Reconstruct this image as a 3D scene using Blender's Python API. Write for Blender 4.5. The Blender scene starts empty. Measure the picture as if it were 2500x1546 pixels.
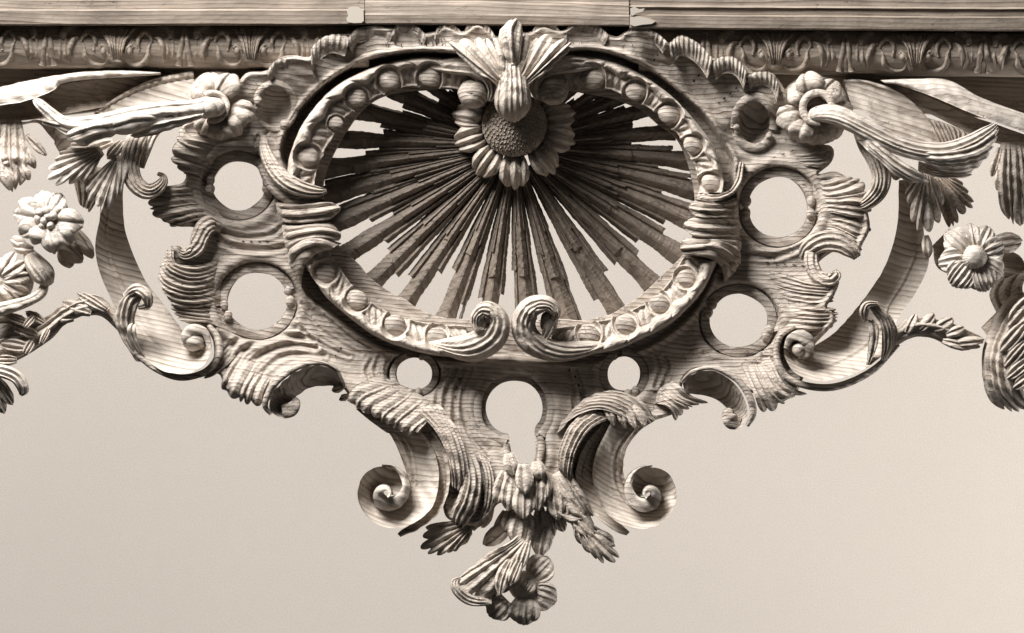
import bpy, math, random
import numpy as np
from math import pi, sin, cos, radians
rng = np.random.RandomState(7)
random.seed(7)
scene = bpy.context.scene
S = 0.0005                       # metres per unit of the working drawing (1.25 m across the frame)
KD = 1.4                         # relief factor
Z0 = -0.38                       # height of the frame's lowest point

# ------------------------------------------------------------------ camera
cam_d = bpy.data.cameras.new("camera")
cam = bpy.data.objects.new("camera", cam_d)
scene.collection.objects.link(cam)
cam.location = (0, -10.0, 0)
cam.rotation_euler = (pi/2, 0, 0)
cam_d.sensor_width = 36
cam_d.lens = 36*9.95/1.25
cam_d.clip_end = 50
scene.camera = cam
# ------------------------------------------------------------------ world and lamps
world = bpy.data.worlds.new("World")
scene.world = world
world.use_nodes = True
world.node_tree.nodes["Background"].inputs[0].default_value = (1.0, 0.93, 0.86, 1)
world.node_tree.nodes["Background"].inputs[1].default_value = 0.015
def area(name, loc, target, size, power, col=(1, 0.975, 0.945), size_y=None):
    l = bpy.data.lights.new(name, 'AREA')
    l.energy = power; l.color = col; l.size = size
    if size_y: l.shape = 'RECTANGLE'; l.size_y = size_y
    o = bpy.data.objects.new(name, l)
    scene.collection.objects.link(o)
    o.location = loc
    from mathutils import Vector
    o.rotation_euler = (Vector(target)-Vector(loc)).to_track_quat('-Z', 'Y').to_euler()
    return o
area("key_lamp", (-1.25, -1.25, 2.35), (0, 0, 0.0), 1.5, 240)
area("fill_lamp", (1.2, -3.0, -0.5), (0, 0, 0), 1.6, 2.6)
area("background_lamp", (2.2, 0.45, -0.9), (1.0, 1.7, 0.0), 0.9, 50)
scene.view_settings.view_transform = 'Standard'
scene.view_settings.look = 'None'
scene.view_settings.exposure = 0.0
scene.view_settings.gamma = 1.0

# ------------------------------------------------------------------ materials
def wood(name, normal, spacing, light, dark, contrast=1.0, warp=1.0, wear=0.5, seed=0.0, bump=1.0, vary=False):
    m = bpy.data.materials.new(name); m.use_nodes = True
    nt = m.node_tree; N = nt.nodes; L = nt.links
    for n in list(N):
        if n.type not in ('OUTPUT_MATERIAL', 'BSDF_PRINCIPLED'): N.remove(n)
    bs = N["Principled BSDF"]
    tc = N.new("ShaderNodeTexCoord")
    mp = N.new("ShaderNodeMapping"); mp.inputs['Scale'].default_value = (1/S/100,)*3   # 1 = 100 units
    mp.inputs['Location'].default_value = (seed*3.1, seed*1.7, seed*2.3)
    L.new(tc.outputs['Object'], mp.inputs['Vector'])
    if vary:
        oi = N.new("ShaderNodeObjectInfo"); vm = N.new("ShaderNodeVectorMath"); vm.operation = 'MULTIPLY_ADD'
        cx = N.new("ShaderNodeCombineXYZ")
        for i in range(3): L.new(oi.outputs['Random'], cx.inputs[i])
        L.new(cx.outputs[0], vm.inputs[0]); vm.inputs[1].default_value = (9, 5, 7); vm.inputs[2].default_value = (seed*3.1, seed*1.7, seed*2.3)
        L.new(vm.outputs[0], mp.inputs['Location'])
        vr = N.new("ShaderNodeVectorMath"); vr.operation = 'MULTIPLY'; L.new(cx.outputs[0], vr.inputs[0]); vr.inputs[1].default_value = (0.5, 0.9, 0.7)
        L.new(vr.outputs[0], mp.inputs['Rotation'])
    def math_(op, a, b=None, clamp=False):
        n = N.new("ShaderNodeMath"); n.operation = op; n.use_clamp = clamp
        for i, x in enumerate((a, b)):
            if x is None: continue
            if isinstance(x, (int, float)): n.inputs[i].default_value = x
            else: L.new(x, n.inputs[i])
        return n.outputs[0]
    def noise(scale, detail=3, vec=None, rough=0.5, dist=0.0):
        n = N.new("ShaderNodeTexNoise"); n.inputs['Scale'].default_value = scale
        n.inputs['Detail'].default_value = detail; n.inputs['Roughness'].default_value = rough
        n.inputs['Distortion'].default_value = dist
        L.new(vec or mp.outputs[0], n.inputs['Vector']); return n.outputs['Fac']
    # growth layers of the timber: warped, nearly flat sheets cut by the carving
    dp = N.new("ShaderNodeVectorMath"); dp.operation = 'DOT_PRODUCT'
    nn = np.array(normal, float); nn /= np.linalg.norm(nn)
    dp.inputs[1].default_value = tuple(nn); L.new(mp.outputs[0], dp.inputs[0])
    st = N.new("ShaderNodeMapping"); st.inputs['Scale'].default_value = (0.35, 1, 1)
    L.new(mp.outputs[0], st.inputs['Vector'])
    w1 = math_('MULTIPLY', math_('SUBTRACT', noise(0.33, 1, st.outputs[0]), 0.5), 1.1*warp)
    w2 = math_('MULTIPLY', math_('SUBTRACT', noise(2.4, 2, st.outputs[0]), 0.5), 0.07*warp)
    f = math_('ADD', math_('ADD', dp.outputs['Value'], w1), w2)
    f = math_('DIVIDE', f, spacing/100)
    fr = math_('FRACT', f)
    ring = math_('POWER', fr, 2.2)
    edge = math_('SUBTRACT', 1.0, math_('MULTIPLY', math_('SUBTRACT', fr, 0.88, True), 8.3, True), True)
    ring = math_('MULTIPLY', ring, edge)
    # strength varies from layer to layer and place to place
    fl = math_('FLOOR', f)
    wn = N.new("ShaderNodeTexWhiteNoise"); wn.noise_dimensions = '1D'; L.new(fl, wn.inputs['W'])
    amp = math_('ADD', 0.35, math_('MULTIPLY', wn.outputs['Value'], 0.65))
    patch = math_('ADD', 0.45, math_('MULTIPLY', noise(0.9, 2), 0.95))
    ring = math_('MULTIPLY', math_('MULTIPLY', ring, amp), patch)
    ring = math_('MULTIPLY', ring, contrast, True)
    # fine fibres
    fb = N.new("ShaderNodeMapping"); fb.inputs['Scale'].default_value = (0.8, 14, 14)
    L.new(mp.outputs[0], fb.inputs['Vector'])
    fib = noise(2.0, 4, fb.outputs[0], 0.6)
    blot = noise(1.7, 5, st.outputs[0], 0.62)
    mix = N.new("ShaderNodeMix"); mix.data_type = 'RGBA'
    mix.inputs['A'].default_value = (*light, 1); mix.inputs['B'].default_value = (*dark, 1)
    L.new(ring, mix.inputs['Factor'])
    mul = N.new("ShaderNodeMix"); mul.data_type = 'RGBA'; mul.blend_type = 'MULTIPLY'
    mul.inputs['Factor'].default_value = 1.0
    L.new(mix.outputs['Result'], mul.inputs['A'])
    v = math_('ADD', math_('MULTIPLY', fib, 0.55), 0.68)
    v2 = math_('ADD', math_('MULTIPLY', blot, wear), 1.0-wear*0.5)
    # small dark specks and nicks
    spk = N.new("ShaderNodeTexVoronoi"); spk.inputs['Scale'].default_value = 5.5; L.new(mp.outputs[0], spk.inputs['Vector'])
    sp = math_('ADD', 0.4, math_('MULTIPLY', spk.outputs['Distance'], 28.0), True)
    v = math_('MULTIPLY', math_('MULTIPLY', v, v2), sp)
    cm = N.new("ShaderNodeMapping"); cm.inputs['Scale'].default_value = (0.9, 2.4, 2.4); L.new(mp.outputs[0], cm.inputs['Vector'])
    cn = N.new("ShaderNodeTexNoise"); cn.inputs['Scale'].default_value = 2.5; cn.inputs['Detail'].default_value = 4; L.new(cm.outputs[0], cn.inputs['Vector'])
    ca = N.new("ShaderNodeVectorMath"); ca.operation = 'MULTIPLY_ADD'; L.new(cn.outputs['Color'], ca.inputs[0]); ca.inputs[1].default_value = (0.8, 0.8, 0.8); L.new(cm.outputs[0], ca.inputs[2])
    ce = N.new("ShaderNodeTexVoronoi"); ce.feature = 'DISTANCE_TO_EDGE'; ce.inputs['Scale'].default_value = 1.3; L.new(ca.outputs[0], ce.inputs['Vector'])
    ck = math_('SUBTRACT', 1.0, math_('DIVIDE', ce.outputs['Distance'], 0.018), True)
    ck = math_('MULTIPLY', ck, math_('MULTIPLY', math_('SUBTRACT', noise(1.9, 3), 0.52), 9.0, True))
    v = math_('MULTIPLY', v, math_('SUBTRACT', 1.0, math_('MULTIPLY', ck, 0.6)))
    cc = N.new("ShaderNodeCombineColor")
    for i in range(3): L.new(v, cc.inputs[i])
    L.new(cc.outputs[0], mul.inputs['B'])
    L.new(mul.outputs['Result'], bs.inputs['Base Color'])
    bs.inputs['Roughness'].default_value = 0.52
    bs.inputs['Specular IOR Level'].default_value = 0.35
    # tool facets, latewood ridges and fibre relief
    vo = N.new("ShaderNodeTexVoronoi"); vo.inputs['Scale'].default_value = 4.5
    dm = N.new("ShaderNodeMapping"); dm.inputs['Scale'].default_value = (0.8, 1.0, 1.0)
    L.new(mp.outputs[0], dm.inputs['Vector']); L.new(dm.outputs[0], vo.inputs['Vector'])
    vo.feature = 'F1'
    h = math_('MULTIPLY', vo.outputs['Distance'], 0.7)
    h = math_('ADD', h, math_('MULTIPLY', noise(9, 3), 0.45))
    h = math_('ADD', h, math_('MULTIPLY', ring, -0.35))
    h = math_('ADD', h, math_('MULTIPLY', fib, 0.4))
    h = math_('ADD', h, math_('MULTIPLY', ck, -0.9))
    h = math_('ADD', h, math_('MULTIPLY', noise(26, 2), 0.16))
    bp = N.new("ShaderNodeBump"); bp.inputs['Strength'].default_value = 0.75*bump
    bp.inputs['Distance'].default_value = 0.0022
    L.new(h, bp.inputs['Height']); L.new(bp.outputs[0], bs.inputs['Normal'])
    return m
LT = (0.56, 0.495, 0.43); DK = (0.16, 0.105, 0.075)
M_board = wood("pine_low", (0.06, 0.42, 0.9), 9.5, LT, DK, 1.4, 0.9, 0.8, 0.3)
M_up = wood("pine_flat_sawn", (0.05, 1.0, 0.16), 7.5, LT, DK, 1.0, 1.0, 0.7, 1.4)
M_leaf = wood("pine_leaf", (0.15, 0.6, 0.75), 8.5, (0.64, 0.565, 0.49), DK, 0.75, 0.8, 0.8, 2.2, 1.1, True)
M_arm = wood("pine_pale", (0.05, 0.8, 0.6), 11, (0.68, 0.615, 0.545), (0.16, 0.105, 0.075), 0.8, 0.8, 0.4, 3.7, 0.8)
M_str = wood("pine_stretcher", (0.25, 0.35, 0.9), 13, (0.66, 0.59, 0.515), DK, 1.2, 0.6, 0.5, 4.1, 0.6)
M_rail = wood("pine_rail", (0.02, 0.35, 1.0), 10, (0.34, 0.285, 0.235), (0.08, 0.052, 0.038), 1.3, 0.7, 1.5, 5.2, 0.35)
M_frieze = wood("pine_aged", (0.05, 0.6, 0.7), 9, (0.45, 0.38, 0.315), (0.08, 0.055, 0.04), 0.9, 0.9, 0.8, 6.6, 0.8)
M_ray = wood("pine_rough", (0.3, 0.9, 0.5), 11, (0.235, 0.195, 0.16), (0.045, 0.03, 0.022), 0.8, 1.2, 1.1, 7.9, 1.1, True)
def flat(name, col, rough=0.9):
    m = bpy.data.materials.new(name); m.use_nodes = True
    b = m.node_tree.nodes["Principled BSDF"]; b.inputs['Base Color'].default_value = (*col, 1)
    b.inputs['Roughness'].default_value = rough
    N = m.node_tree.nodes; L = m.node_tree.links
    n = N.new("ShaderNodeTexNoise"); n.inputs['Scale'].default_value = 40; n.inputs['Detail'].default_value = 4
    tc = N.new("ShaderNodeTexCoord"); L.new(tc.outputs['Object'], n.inputs['Vector'])
    bp = N.new("ShaderNodeBump"); bp.inputs['Strength'].default_value = 0.1; bp.inputs['Distance'].default_value = 0.001
    L.new(n.outputs['Fac'], bp.inputs['Height']); L.new(bp.outputs[0], b.inputs['Normal'])
    return m
def paper(name, col):
    m = flat(name, col); N = m.node_tree.nodes; L = m.node_tree.links; b = N["Principled BSDF"]
    tc = N.new("ShaderNodeTexCoord"); mixes = []
    last = None
    for sc_, amt in ((520, 0.5), (2.0, 0.10), (45, 0.05)):
        n = N.new("ShaderNodeTexNoise"); n.inputs['Scale'].default_value = sc_; n.inputs['Detail'].default_value = 3; L.new(tc.outputs['Object'], n.inputs['Vector'])
        q = N.new("ShaderNodeMath"); q.operation = 'MULTIPLY_ADD'; L.new(n.outputs['Fac'], q.inputs[0]); q.inputs[1].default_value = amt; q.inputs[2].default_value = 1-amt/2
        if last:
            w = N.new("ShaderNodeMath"); w.operation = 'MULTIPLY'; L.new(last, w.inputs[0]); L.new(q.outputs[0], w.inputs[1]); last = w.outputs[0]
        else: last = q.outputs[0]
    v = N.new("ShaderNodeVectorMath"); v.operation = 'SCALE'; v.inputs[0].default_value = col; L.new(last, v.inputs['Scale']); L.new(v.outputs[0], b.inputs['Base Color'])
    return m
M_wall = paper("backdrop_paper", (0.53, 0.482, 0.433))
M_crack = flat("dirt_filled_crack", (0.035, 0.022, 0.016))
M_filler = flat("pale_filler", (0.46, 0.415, 0.36), 0.7)

# ------------------------------------------------------------------ object helpers
root = bpy.data.objects.new("console_table_frame", None)
scene.collection.objects.link(root)
root.location = (0, 0, Z0); root.empty_display_size = 0.1
root['label'] = "pale carved pine console table frame with pierced scrollwork apron, sunburst oval and hanging leaves"
root['category'] = "console table"

def link(name, V, F, mat, parent=None, smooth=True, label=None, kind=None):
    """V in drawing units (x right, y down, d towards the viewer)"""
    V = np.asarray(V, float).reshape(-1, 3)
    W = np.empty_like(V)
    W[:, 0] = (V[:, 0]-1250)*S; W[:, 1] = -V[:, 2]*S*KD; W[:, 2] = (773-V[:, 1])*S-Z0
    me = bpy.data.meshes.new(name)
    me.from_pydata(W.tolist(), [], F if isinstance(F, list) else F.tolist())
    me.update()
    if smooth: me.polygons.foreach_set('use_smooth', [True]*len(me.polygons))
    me.materials.append(mat)
    o = bpy.data.objects.new(name, me)
    scene.collection.objects.link(o)
    o.parent = parent or root
    if label: o['label'] = label
    if kind: o['kind'] = kind
    return o

def cr_dense(p, k=14, closed=False):
    p = np.asarray(p, float); n = len(p)
    if n == 2 and not closed: 
        t = np.linspace(0, 1, k)[:, None]; return p[0]*(1-t)+p[1]*t
    if closed: q = np.vstack([p[-1], p, p[0], p[1]]); m = n
    else: q = np.vstack([2*p[0]-p[1], p, 2*p[-1]-p[-2]]); m = n-1
    out = []
    t = np.linspace(0, 1, k, endpoint=False)[:, None]
    for i in range(m):
        a, b, c, d = q[i], q[i+1], q[i+2], q[i+3]
        out.append(0.5*((2*b)+(-a+c)*t+(2*a-5*b+4*c-d)*t*t+(-a+3*b-3*c+d)*t**3))
    if not closed: out.append(p[-1][None])
    return np.vstack(out)
def resample(p, n):
    s = np.r_[0, np.cumsum(np.linalg.norm(np.diff(p[:, :3], axis=0), axis=1))]
    t = np.linspace(0, s[-1], n)
    return np.stack([np.interp(t, s, p[:, i]) for i in range(p.shape[1])], 1)
def spl(p, n): return resample(cr_dense(p), n)
def length(p):
    p = cr_dense(np.asarray(p, float)[:, :3]); return np.linalg.norm(np.diff(p, axis=0), axis=1).sum()
def across(G, v):
    """Catmull-Rom across guide curves; G [k,nu,3], v [nv] in 0..1 -> [nu,nv,3]"""
    k = len(G)
    if k == 2: return G[0][:, None]*(1-v)[None, :, None]+G[1][:, None]*v[None, :, None]
    Q = np.concatenate([2*G[:1]-G[1:2], G, 2*G[-1:]-G[-2:-1]])
    x = v*(k-1); i = np.minimum(x.astype(int), k-2); t = (x-i)[None, :, None]
    a, b, c, d = [np.swapaxes(Q[i+j], 0, 1) for j in range(4)]
    return 0.5*((2*b)+(-a+c)*t+(2*a-5*b+4*c-d)*t*t+(-a+3*b-3*c+d)*t**3)
KW = rng.normal(size=(14, 3)); KW *= (rng.uniform(0.07, 0.30, 14)/np.linalg.norm(KW, axis=1))[:, None]
KP = rng.uniform(0, 6.28, 14)
def wob(P):
    """smooth irregularity of hand work, about +-1"""
    return np.sin(P@KW.T+KP).sum(-1)/3.2
def sm(a, b, x):
    t = np.clip((x-a)/(b-a), 0, 1); return t*t*(3-2*t)

def rib_edges(n, jit, r):
    e = np.linspace(0, 1, n+1)
    if n > 1: e[1:-1] += r.uniform(-jit, jit, n-1)/n
    return e
def patch(name, guides, mat, parent=None, ribs=0, amp=5, power=0.8, dome=0, thick=12, notch=0.0, tipround=0.0,
          rootround=0.0, curl=0, sag=0, cell=3.2, round_v=False, env=(0.0, 0.25), jit=0.3, seed=None, wobble=1.1, fn=None, skew=1.7,
          label=None, taper_back=0.85, shear=0.0, kind=None):
    r = np.random.RandomState(seed if seed is not None else rng.randint(1e6))
    G0 = [np.asarray([(*q, 0) if len(q) == 2 else q for q in g], float) for g in guides]
    nu = int(max(8, max(length(g) for g in G0)/cell))
    wid = max(np.linalg.norm(np.diff(np.array([spl(g, 5)[i] for g in G0]), axis=0), axis=1).sum() for i in range(5))
    nv = int(max(7, wid/cell, ribs*10))
    G = np.array([spl(g, nu) for g in G0])
    t = np.linspace(0, 1, nv)
    v = (1-np.cos(pi*t))/2 if round_v else t
    B = across(G, v)                                     # nu, nv, 3
    U = np.linspace(0, 1, nu)[:, None]*np.ones((1, nv)); V = np.ones((nu, 1))*v[None]
    e = rib_edges(max(ribs, 1), jit, r)
    Vs = np.clip(V+shear*(U-0.5), 0, 1)
    idx = np.clip(np.searchsorted(e, Vs, side='right')-1, 0, len(e)-2)
    fr = (Vs-e[idx])/(e[idx+1]-e[idx])
    prof = np.maximum(np.sin(pi*np.clip(fr, 0, 1)**skew), 0)**power
    vv = 2*v-1
    ue = 1-notch*(1-np.clip(np.sin(pi*fr[-1]), 0, 1)**0.5)*(1 if ribs else 0)
    if ribs and notch: ue = ue*(1-notch*0.35*r.uniform(0, 1, len(e))[idx[-1]])
    ue = ue*(1-tipround*(1-np.sqrt(np.clip(1-vv**2, 0, 1))))
    us = rootround*(1-np.sqrt(np.clip(1-vv**2, 0, 1)))
    X = (us+(ue-us)*U)*(nu-1)
    i0 = np.clip(X.astype(int), 0, nu-2); f = (X-i0)[..., None]; jj = np.arange(nv)[None]*np.ones((nu, 1), int)
    P = B[i0, jj]*(1-f)+B[i0+1, jj]*f
    du = np.gradient(P, axis=0); dv = np.gradient(P, axis=1)
    n = np.cross(du, dv); n /= np.linalg.norm(n, axis=-1, keepdims=True)+1e-9
    if n[..., 2].mean() < 0: n = -n
    tipf = np.sqrt(np.clip(1-U**7, 0, 1)) if (notch or tipround) else 1.0
    h = np.zeros((nu, nv))
    if ribs > 2: h += 0.22*amp*np.sin(2*pi*fr*2.0+1.0)*sm(0.05, 0.5, U)*tipf
    if ribs > 1: h -= 0.6*abs(amp)*(np.exp(-(fr/0.09)**2)*(idx > 0)+np.exp(-((1-fr)/0.09)**2)*(idx < len(e)-2))*sm(0.0, 0.3, U)
    if ribs: h += amp*prof*(sm(env[0]-1e-6, env[1], U) if env[1] > 0 else 1)*tipf*r.uniform(0.75, 1.15, len(e))[idx]
    if dome: h += dome*np.sqrt(np.clip(1-(2*V-1)**2, 0, 1))*tipf
    if fn is not None: h += fn(U, V, P)
    h += wobble*wob(P)
    Q = P+n*h[..., None]
    Q[..., 2] += curl*sm(0.55, 1, U)**1.5+sag*np.sin(pi*U)
    ctr = P.mean(axis=1, keepdims=True)
    K = ctr+(P-ctr)*taper_back
    K[..., 2] = P[..., 2]+ (curl*sm(0.55, 1, U)**1.5+sag*np.sin(pi*U)) - thick
    a = np.arange(nu*nv).reshape(nu, nv); m = nu*nv
    f1 = np.stack([a[:-1, :-1], a[1:, :-1], a[1:, 1:], a[:-1, 1:]], -1).reshape(-1, 4)
    f2 = (f1+m)[:, ::-1]
    per = np.r_[a[0, :], a[1:, -1], a[-1, -2::-1], a[-2:0:-1, 0]]
    pn = np.roll(per, -1)
    f3 = np.stack([per, per+m, pn+m, pn], -1)
    return link(name, np.concatenate([Q.reshape(-1, 3), K.reshape(-1, 3)]), np.concatenate([f1, f2, f3]), mat, parent, label=label, kind=kind)

def sweep(name, path, mat, parent=None, h=1.0, **kw):
    """path rows: x, y, d, halfwidth"""
    p = spl(path, max(12, int(length(path)/4)))
    T = np.gradient(p[:, :2], axis=0); T /= np.linalg.norm(T, axis=1, keepdims=True)+1e-9
    Nn = np.stack([-T[:, 1], T[:, 0]], 1)
    A = p[:, :3].copy(); Bq = p[:, :3].copy()
    A[:, :2] += Nn*p[:, 3:4]; Bq[:, :2] -= Nn*p[:, 3:4]
    W = p[:, 3]
    base = kw.pop('fn', None)
    def fn(U, V, P):
        w = np.interp(U[:, 0], np.linspace(0, 1, len(W)), W)[:, None]
        o = h*w*np.sqrt(np.clip(1-(2*V-1)**2, 0, 1))
        return o+(base(U, V, P) if base else 0)
    kw.setdefault('round_v', True)
    kw.setdefault('thick', 20)
    return patch(name, [A[::2] if len(A) > 40 else A, Bq[::2] if len(A) > 40 else Bq], mat, parent, fn=fn, **kw)

def blob(name, c, r, mat, parent=None, rot=0, nu=26, nv=18, wobble=0.8, fn=None, label=None):
    """half dome (a little more than half) bulging to the viewer"""
    th = np.linspace(0, 2*pi, nu, endpoint=False); ph = np.linspace(-0.9, pi/2, nv)
    TH, PH = np.meshgrid(th, ph)
    X = np.cos(TH)*np.cos(PH); Y = np.sin(TH)*np.cos(PH); D = np.sin(PH)
    P = np.stack([X*r[0], Y*r[1], D*r[2]], -1)
    nrm = np.stack([X, Y, D], -1)
    if fn is not None: P = P+nrm*fn(TH, PH)[..., None]
    ca, sa = cos(rot), sin(rot)
    R = P.copy(); R[..., 0] = P[..., 0]*ca-P[..., 1]*sa; R[..., 1] = P[..., 0]*sa+P[..., 1]*ca
    R += np.array(c, float)
    R += nrm*(wobble*wob(R))[..., None]
    a = np.arange(nu*nv).reshape(nv, nu); b = np.roll(a, -1, axis=1)
    F = np.stack([a[:-1], b[:-1], b[1:], a[1:]], -1).reshape(-1, 4).tolist()
    F.append(a[0][::-1].tolist())
    return link(name, R, F, mat, parent, label=label)

def petal(c, ang, r0, r1, w, d0, d1, mat, parent, ribs=3, amp=3, name="petal", cup=0, notch=0.08, bulge=6, asp=1.0, **kw):
    """petal from radius r0 to r1 about c at angle ang (degrees, y down)"""
    a = radians(ang); T = np.array([cos(a), sin(a)*asp]); Nn = np.array([-sin(a), cos(a)*asp])
    g = []
    for s in (-1, -0.5, 0, 0.5, 1):
        row = []
        for t in (0, 0.3, 0.65, 1.0):
            wd = w*(0.45+0.55*sin(pi*min(1, t*0.75+0.1)))*s
            rr = r0+(r1-r0)*t
            q = np.array(c[:2])+T*rr+Nn*wd
            dd = c[2]+d0+(d1-d0)*t+bulge*sin(pi*t)+cup*(s*s)
            row.append((q[0], q[1], dd))
        g.append(row)
    kw.setdefault('tipround', 0.45)
    return patch(name, g, mat, parent, ribs=ribs, amp=amp, notch=notch, thick=7, env=(0, 0.15), cell=2.8, **kw)

def lobe(p0, p1, w, mat, parent=None, d0=30, d1=40, ribs=2, amp=3.5, name="leaf_lobe", bend=0, bulge=6, dome=2.5, **kw):
    """single feather-like lobe from root p0 to tip p1"""
    p0 = np.array(p0, float); p1 = np.array(p1, float); T = p1-p0; Lh = np.linalg.norm(T); T /= Lh
    Nn = np.array([-T[1], T[0]]); g = []
    for s in (-1, 0, 1):
        row = []
        for t in (0, 0.33, 0.66, 1.0):
            wd = w*(0.40+0.62*sin(pi*min(1, t*0.8+0.08)))*s
            q = p0+T*Lh*t+Nn*(wd+bend*sin(pi*t))
            row.append((q[0], q[1], d0+(d1-d0)*t+bulge*sin(pi*t)))
        g.append(row)
    kw.setdefault('tipround', 0.42)
    return patch(name, g, mat, parent, ribs=ribs, amp=amp, dome=dome, thick=14, cell=2.8, notch=0.03, env=(0, .1), **kw)

def extr_x(name, prof, x0, x1, mat, y_shift=(0, 0), parent=None, nx=60, smooth=False, wobble=0.5):
    """profile rows (y, d) extruded along x, y shifting linearly"""
    prof = np.asarray(prof, float); n = len(prof); xs = np.linspace(x0, x1, nx)
    V = np.empty((nx, n, 3))
    V[..., 0] = xs[:, None]; V[..., 1] = prof[None, :, 0]+np.interp(xs, [x0, x1], y_shift)[:, None]; V[..., 2] = prof[None, :, 1]
    V[..., 2] += wobble*np.sin(xs[:, None]*0.021+prof[None, :, 0]*0.3)+wobble*0.6*np.sin(xs*0.067)[:, None]
    V[..., 1] += wobble*0.5*np.sin(xs*0.05+n)[:, None]
    a = np.arange(nx*n).reshape(nx, n); b = np.roll(a, -1, axis=1)
    F = np.stack([a[:-1], b[:-1], b[1:], a[1:]], -1).reshape(-1, 4).tolist()
    F.append(a[0].tolist()); F.append(a[-1][::-1].tolist())
    return link(name, V, F, mat, parent, smooth=smooth)

# ------------------------------------------------------------------ backdrop
def backdrop():
    W = [(-6, 1.6, -4), (6, 1.6, -4), (6, 1.6, 4), (-6, 1.6, 4)]
    me = bpy.data.meshes.new("wall"); me.from_pydata(W, [], [(0, 1, 2, 3)]); me.materials.append(M_wall)
    o = bpy.data.objects.new("wall", me); scene.collection.objects.link(o); o['kind'] = 'structure'
backdrop()

# ------------------------------------------------------------------ the pierced board
OUT = [(600,179),(650,172),(683,141),(720,136),(757,139),(765,112),(798,89),(845,79),(898,66),(951,66),(990,60),(1030,80),
 (1063,76),(1089,62),(1129,78),(1169,58),(1212,90),(1250,80),(1293,78),(1326,62),(1370,75),(1398,58),(1431,54),(1465,66),(1491,86),
 (1511,88),(1531,74),(1574,71),(1613,86),(1632,104),(1663,90),(1706,106),(1742,142),(1782,139),(1818,159),(1848,179),(1881,176),
 (1905,200),(1940,260),(1985,340),(2030,355),(2038,376),(2028,400),(2000,424),(2038,418),(2065,430),(2090,450),(2110,480),(2120,520),
 (2124,560),(2105,600),(2098,622),(2074,622),(2045,612),(2012,630),(1994,652),(2002,676),(2028,680),(2044,668),(2050,690),(2036,724),
 (2020,748),(2036,760),(2040,785),(2020,810),(1985,850),(1975,890),(1960,930),(1948,955),(1925,975),(1900,985),(1880,980),(1862,960),(1838,960),
 (1800,935),(1746,905),(1700,905),(1672,925),(1668,960),(1690,985),(1650,1010),(1590,1030),(1545,1042),(1500,1056),(1462,1092),(1436,1140),
 (1428,1200),(1448,1256),(1400,1280),(1365,1262),(1330,1238),(1250,1228),(1215,1232),(1195,1262),(1160,1285),(1130,1280),(1088,1262),
 (1078,1200),(1070,1140),(1046,1090),(1005,1050),(950,1020),(890,1003),(855,970),(835,945),(812,905),(770,888),(720,905),(680,935),(658,975),
 (640,985),(622,980),(605,960),(590,972),(562,962),(545,945),(535,915),(500,905),(520,870),(512,820),(470,795),(440,780),(425,745),(405,715),
 (400,680),(402,645),(415,610),(433,600),(446,614),(470,613),(484,592),(482,562),(463,553),(430,552),(400,540),(378,520),(372,490),(385,470),(407,455),(443,446),
 (452,425),(432,402),(425,375),(432,345),(445,300),(500,280),(560,230)]
OPEN = [(1063,215),(947,228),(888,261),(848,311),(815,367),(795,413),(785,456),(783,510),(795,560),(831,605),(874,645),(901,678),(954,715),(984,728),(1020,754),
 (1073,774),(1146,780),(1250,783),(1372,779),(1421,782),(1488,769),(1531,744),(1570,718),(1613,678),(1640,652),(1675,615),(1697,560),(1700,500),(1693,440),(1676,380),(1653,334),
 (1613,304),(1564,264),(1498,238),(1431,225),(1392,219),(1250,212)]
GROOVE = [(1142,136),(1046,126),(964,132),(888,149),(815,188),(755,238),(712,291),(689,344),(686,380),(699,427),(690,480),(700,560),(715,640),(739,698),
 (759,731),(831,787),(881,820),(947,853),(1046,877),(1146,882),(1240,872),(1332,883),(1431,886),(1531,863),(1597,837),(1663,791),(1716,731),(1746,662),
 (1785,600),(1800,520),(1789,427),(1792,390),(1762,337),(1716,274),(1663,228),(1613,188),(1557,155),(1498,132),(1431,122),(1365,130),(1250,150)]
HOLES = [(580,452,64,61),(625,735,74,71),(1903,505,74,74),(1806,783,71,66),(1010,914,45,39),(1525,914,41,42)]
KEY = [(1256,931),(1225,937),(1200,957),(1187,985),(1188,1015),(1203,1043),(1225,1058),(1241,1063),(1245,1088),(1252,1120),(1262,1136),(1278,1140),(1296,1135),
 (1307,1115),(1308,1088),(1306,1048),(1320,1025),(1325,995),(1315,962),(1290,938)]
def ell(c, n=60, k=1.0, add=0): 
    t = np.linspace(0, 2*pi, n, endpoint=False)
    return np.stack([c[0]+(c[2]*k+add)*np.cos(t)+(0.028*c[2])*np.sin(3*t+c[0]), c[1]+(c[3]*k+add)*np.sin(t)+(0.022*c[2])*np.cos(4*t+c[1])], 1)
def inside(poly, x, y):
    r = np.zeros(x.shape, bool); n = len(poly)
    for i in range(n):
        x0, y0 = poly[i]; x1, y1 = poly[(i+1) % n]
        if y0 == y1: continue
        c = ((y0 > y) != (y1 > y)) & (x < (x1-x0)*(y-y0)/(y1-y0)+x0)
        r ^= c
    return r
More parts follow.
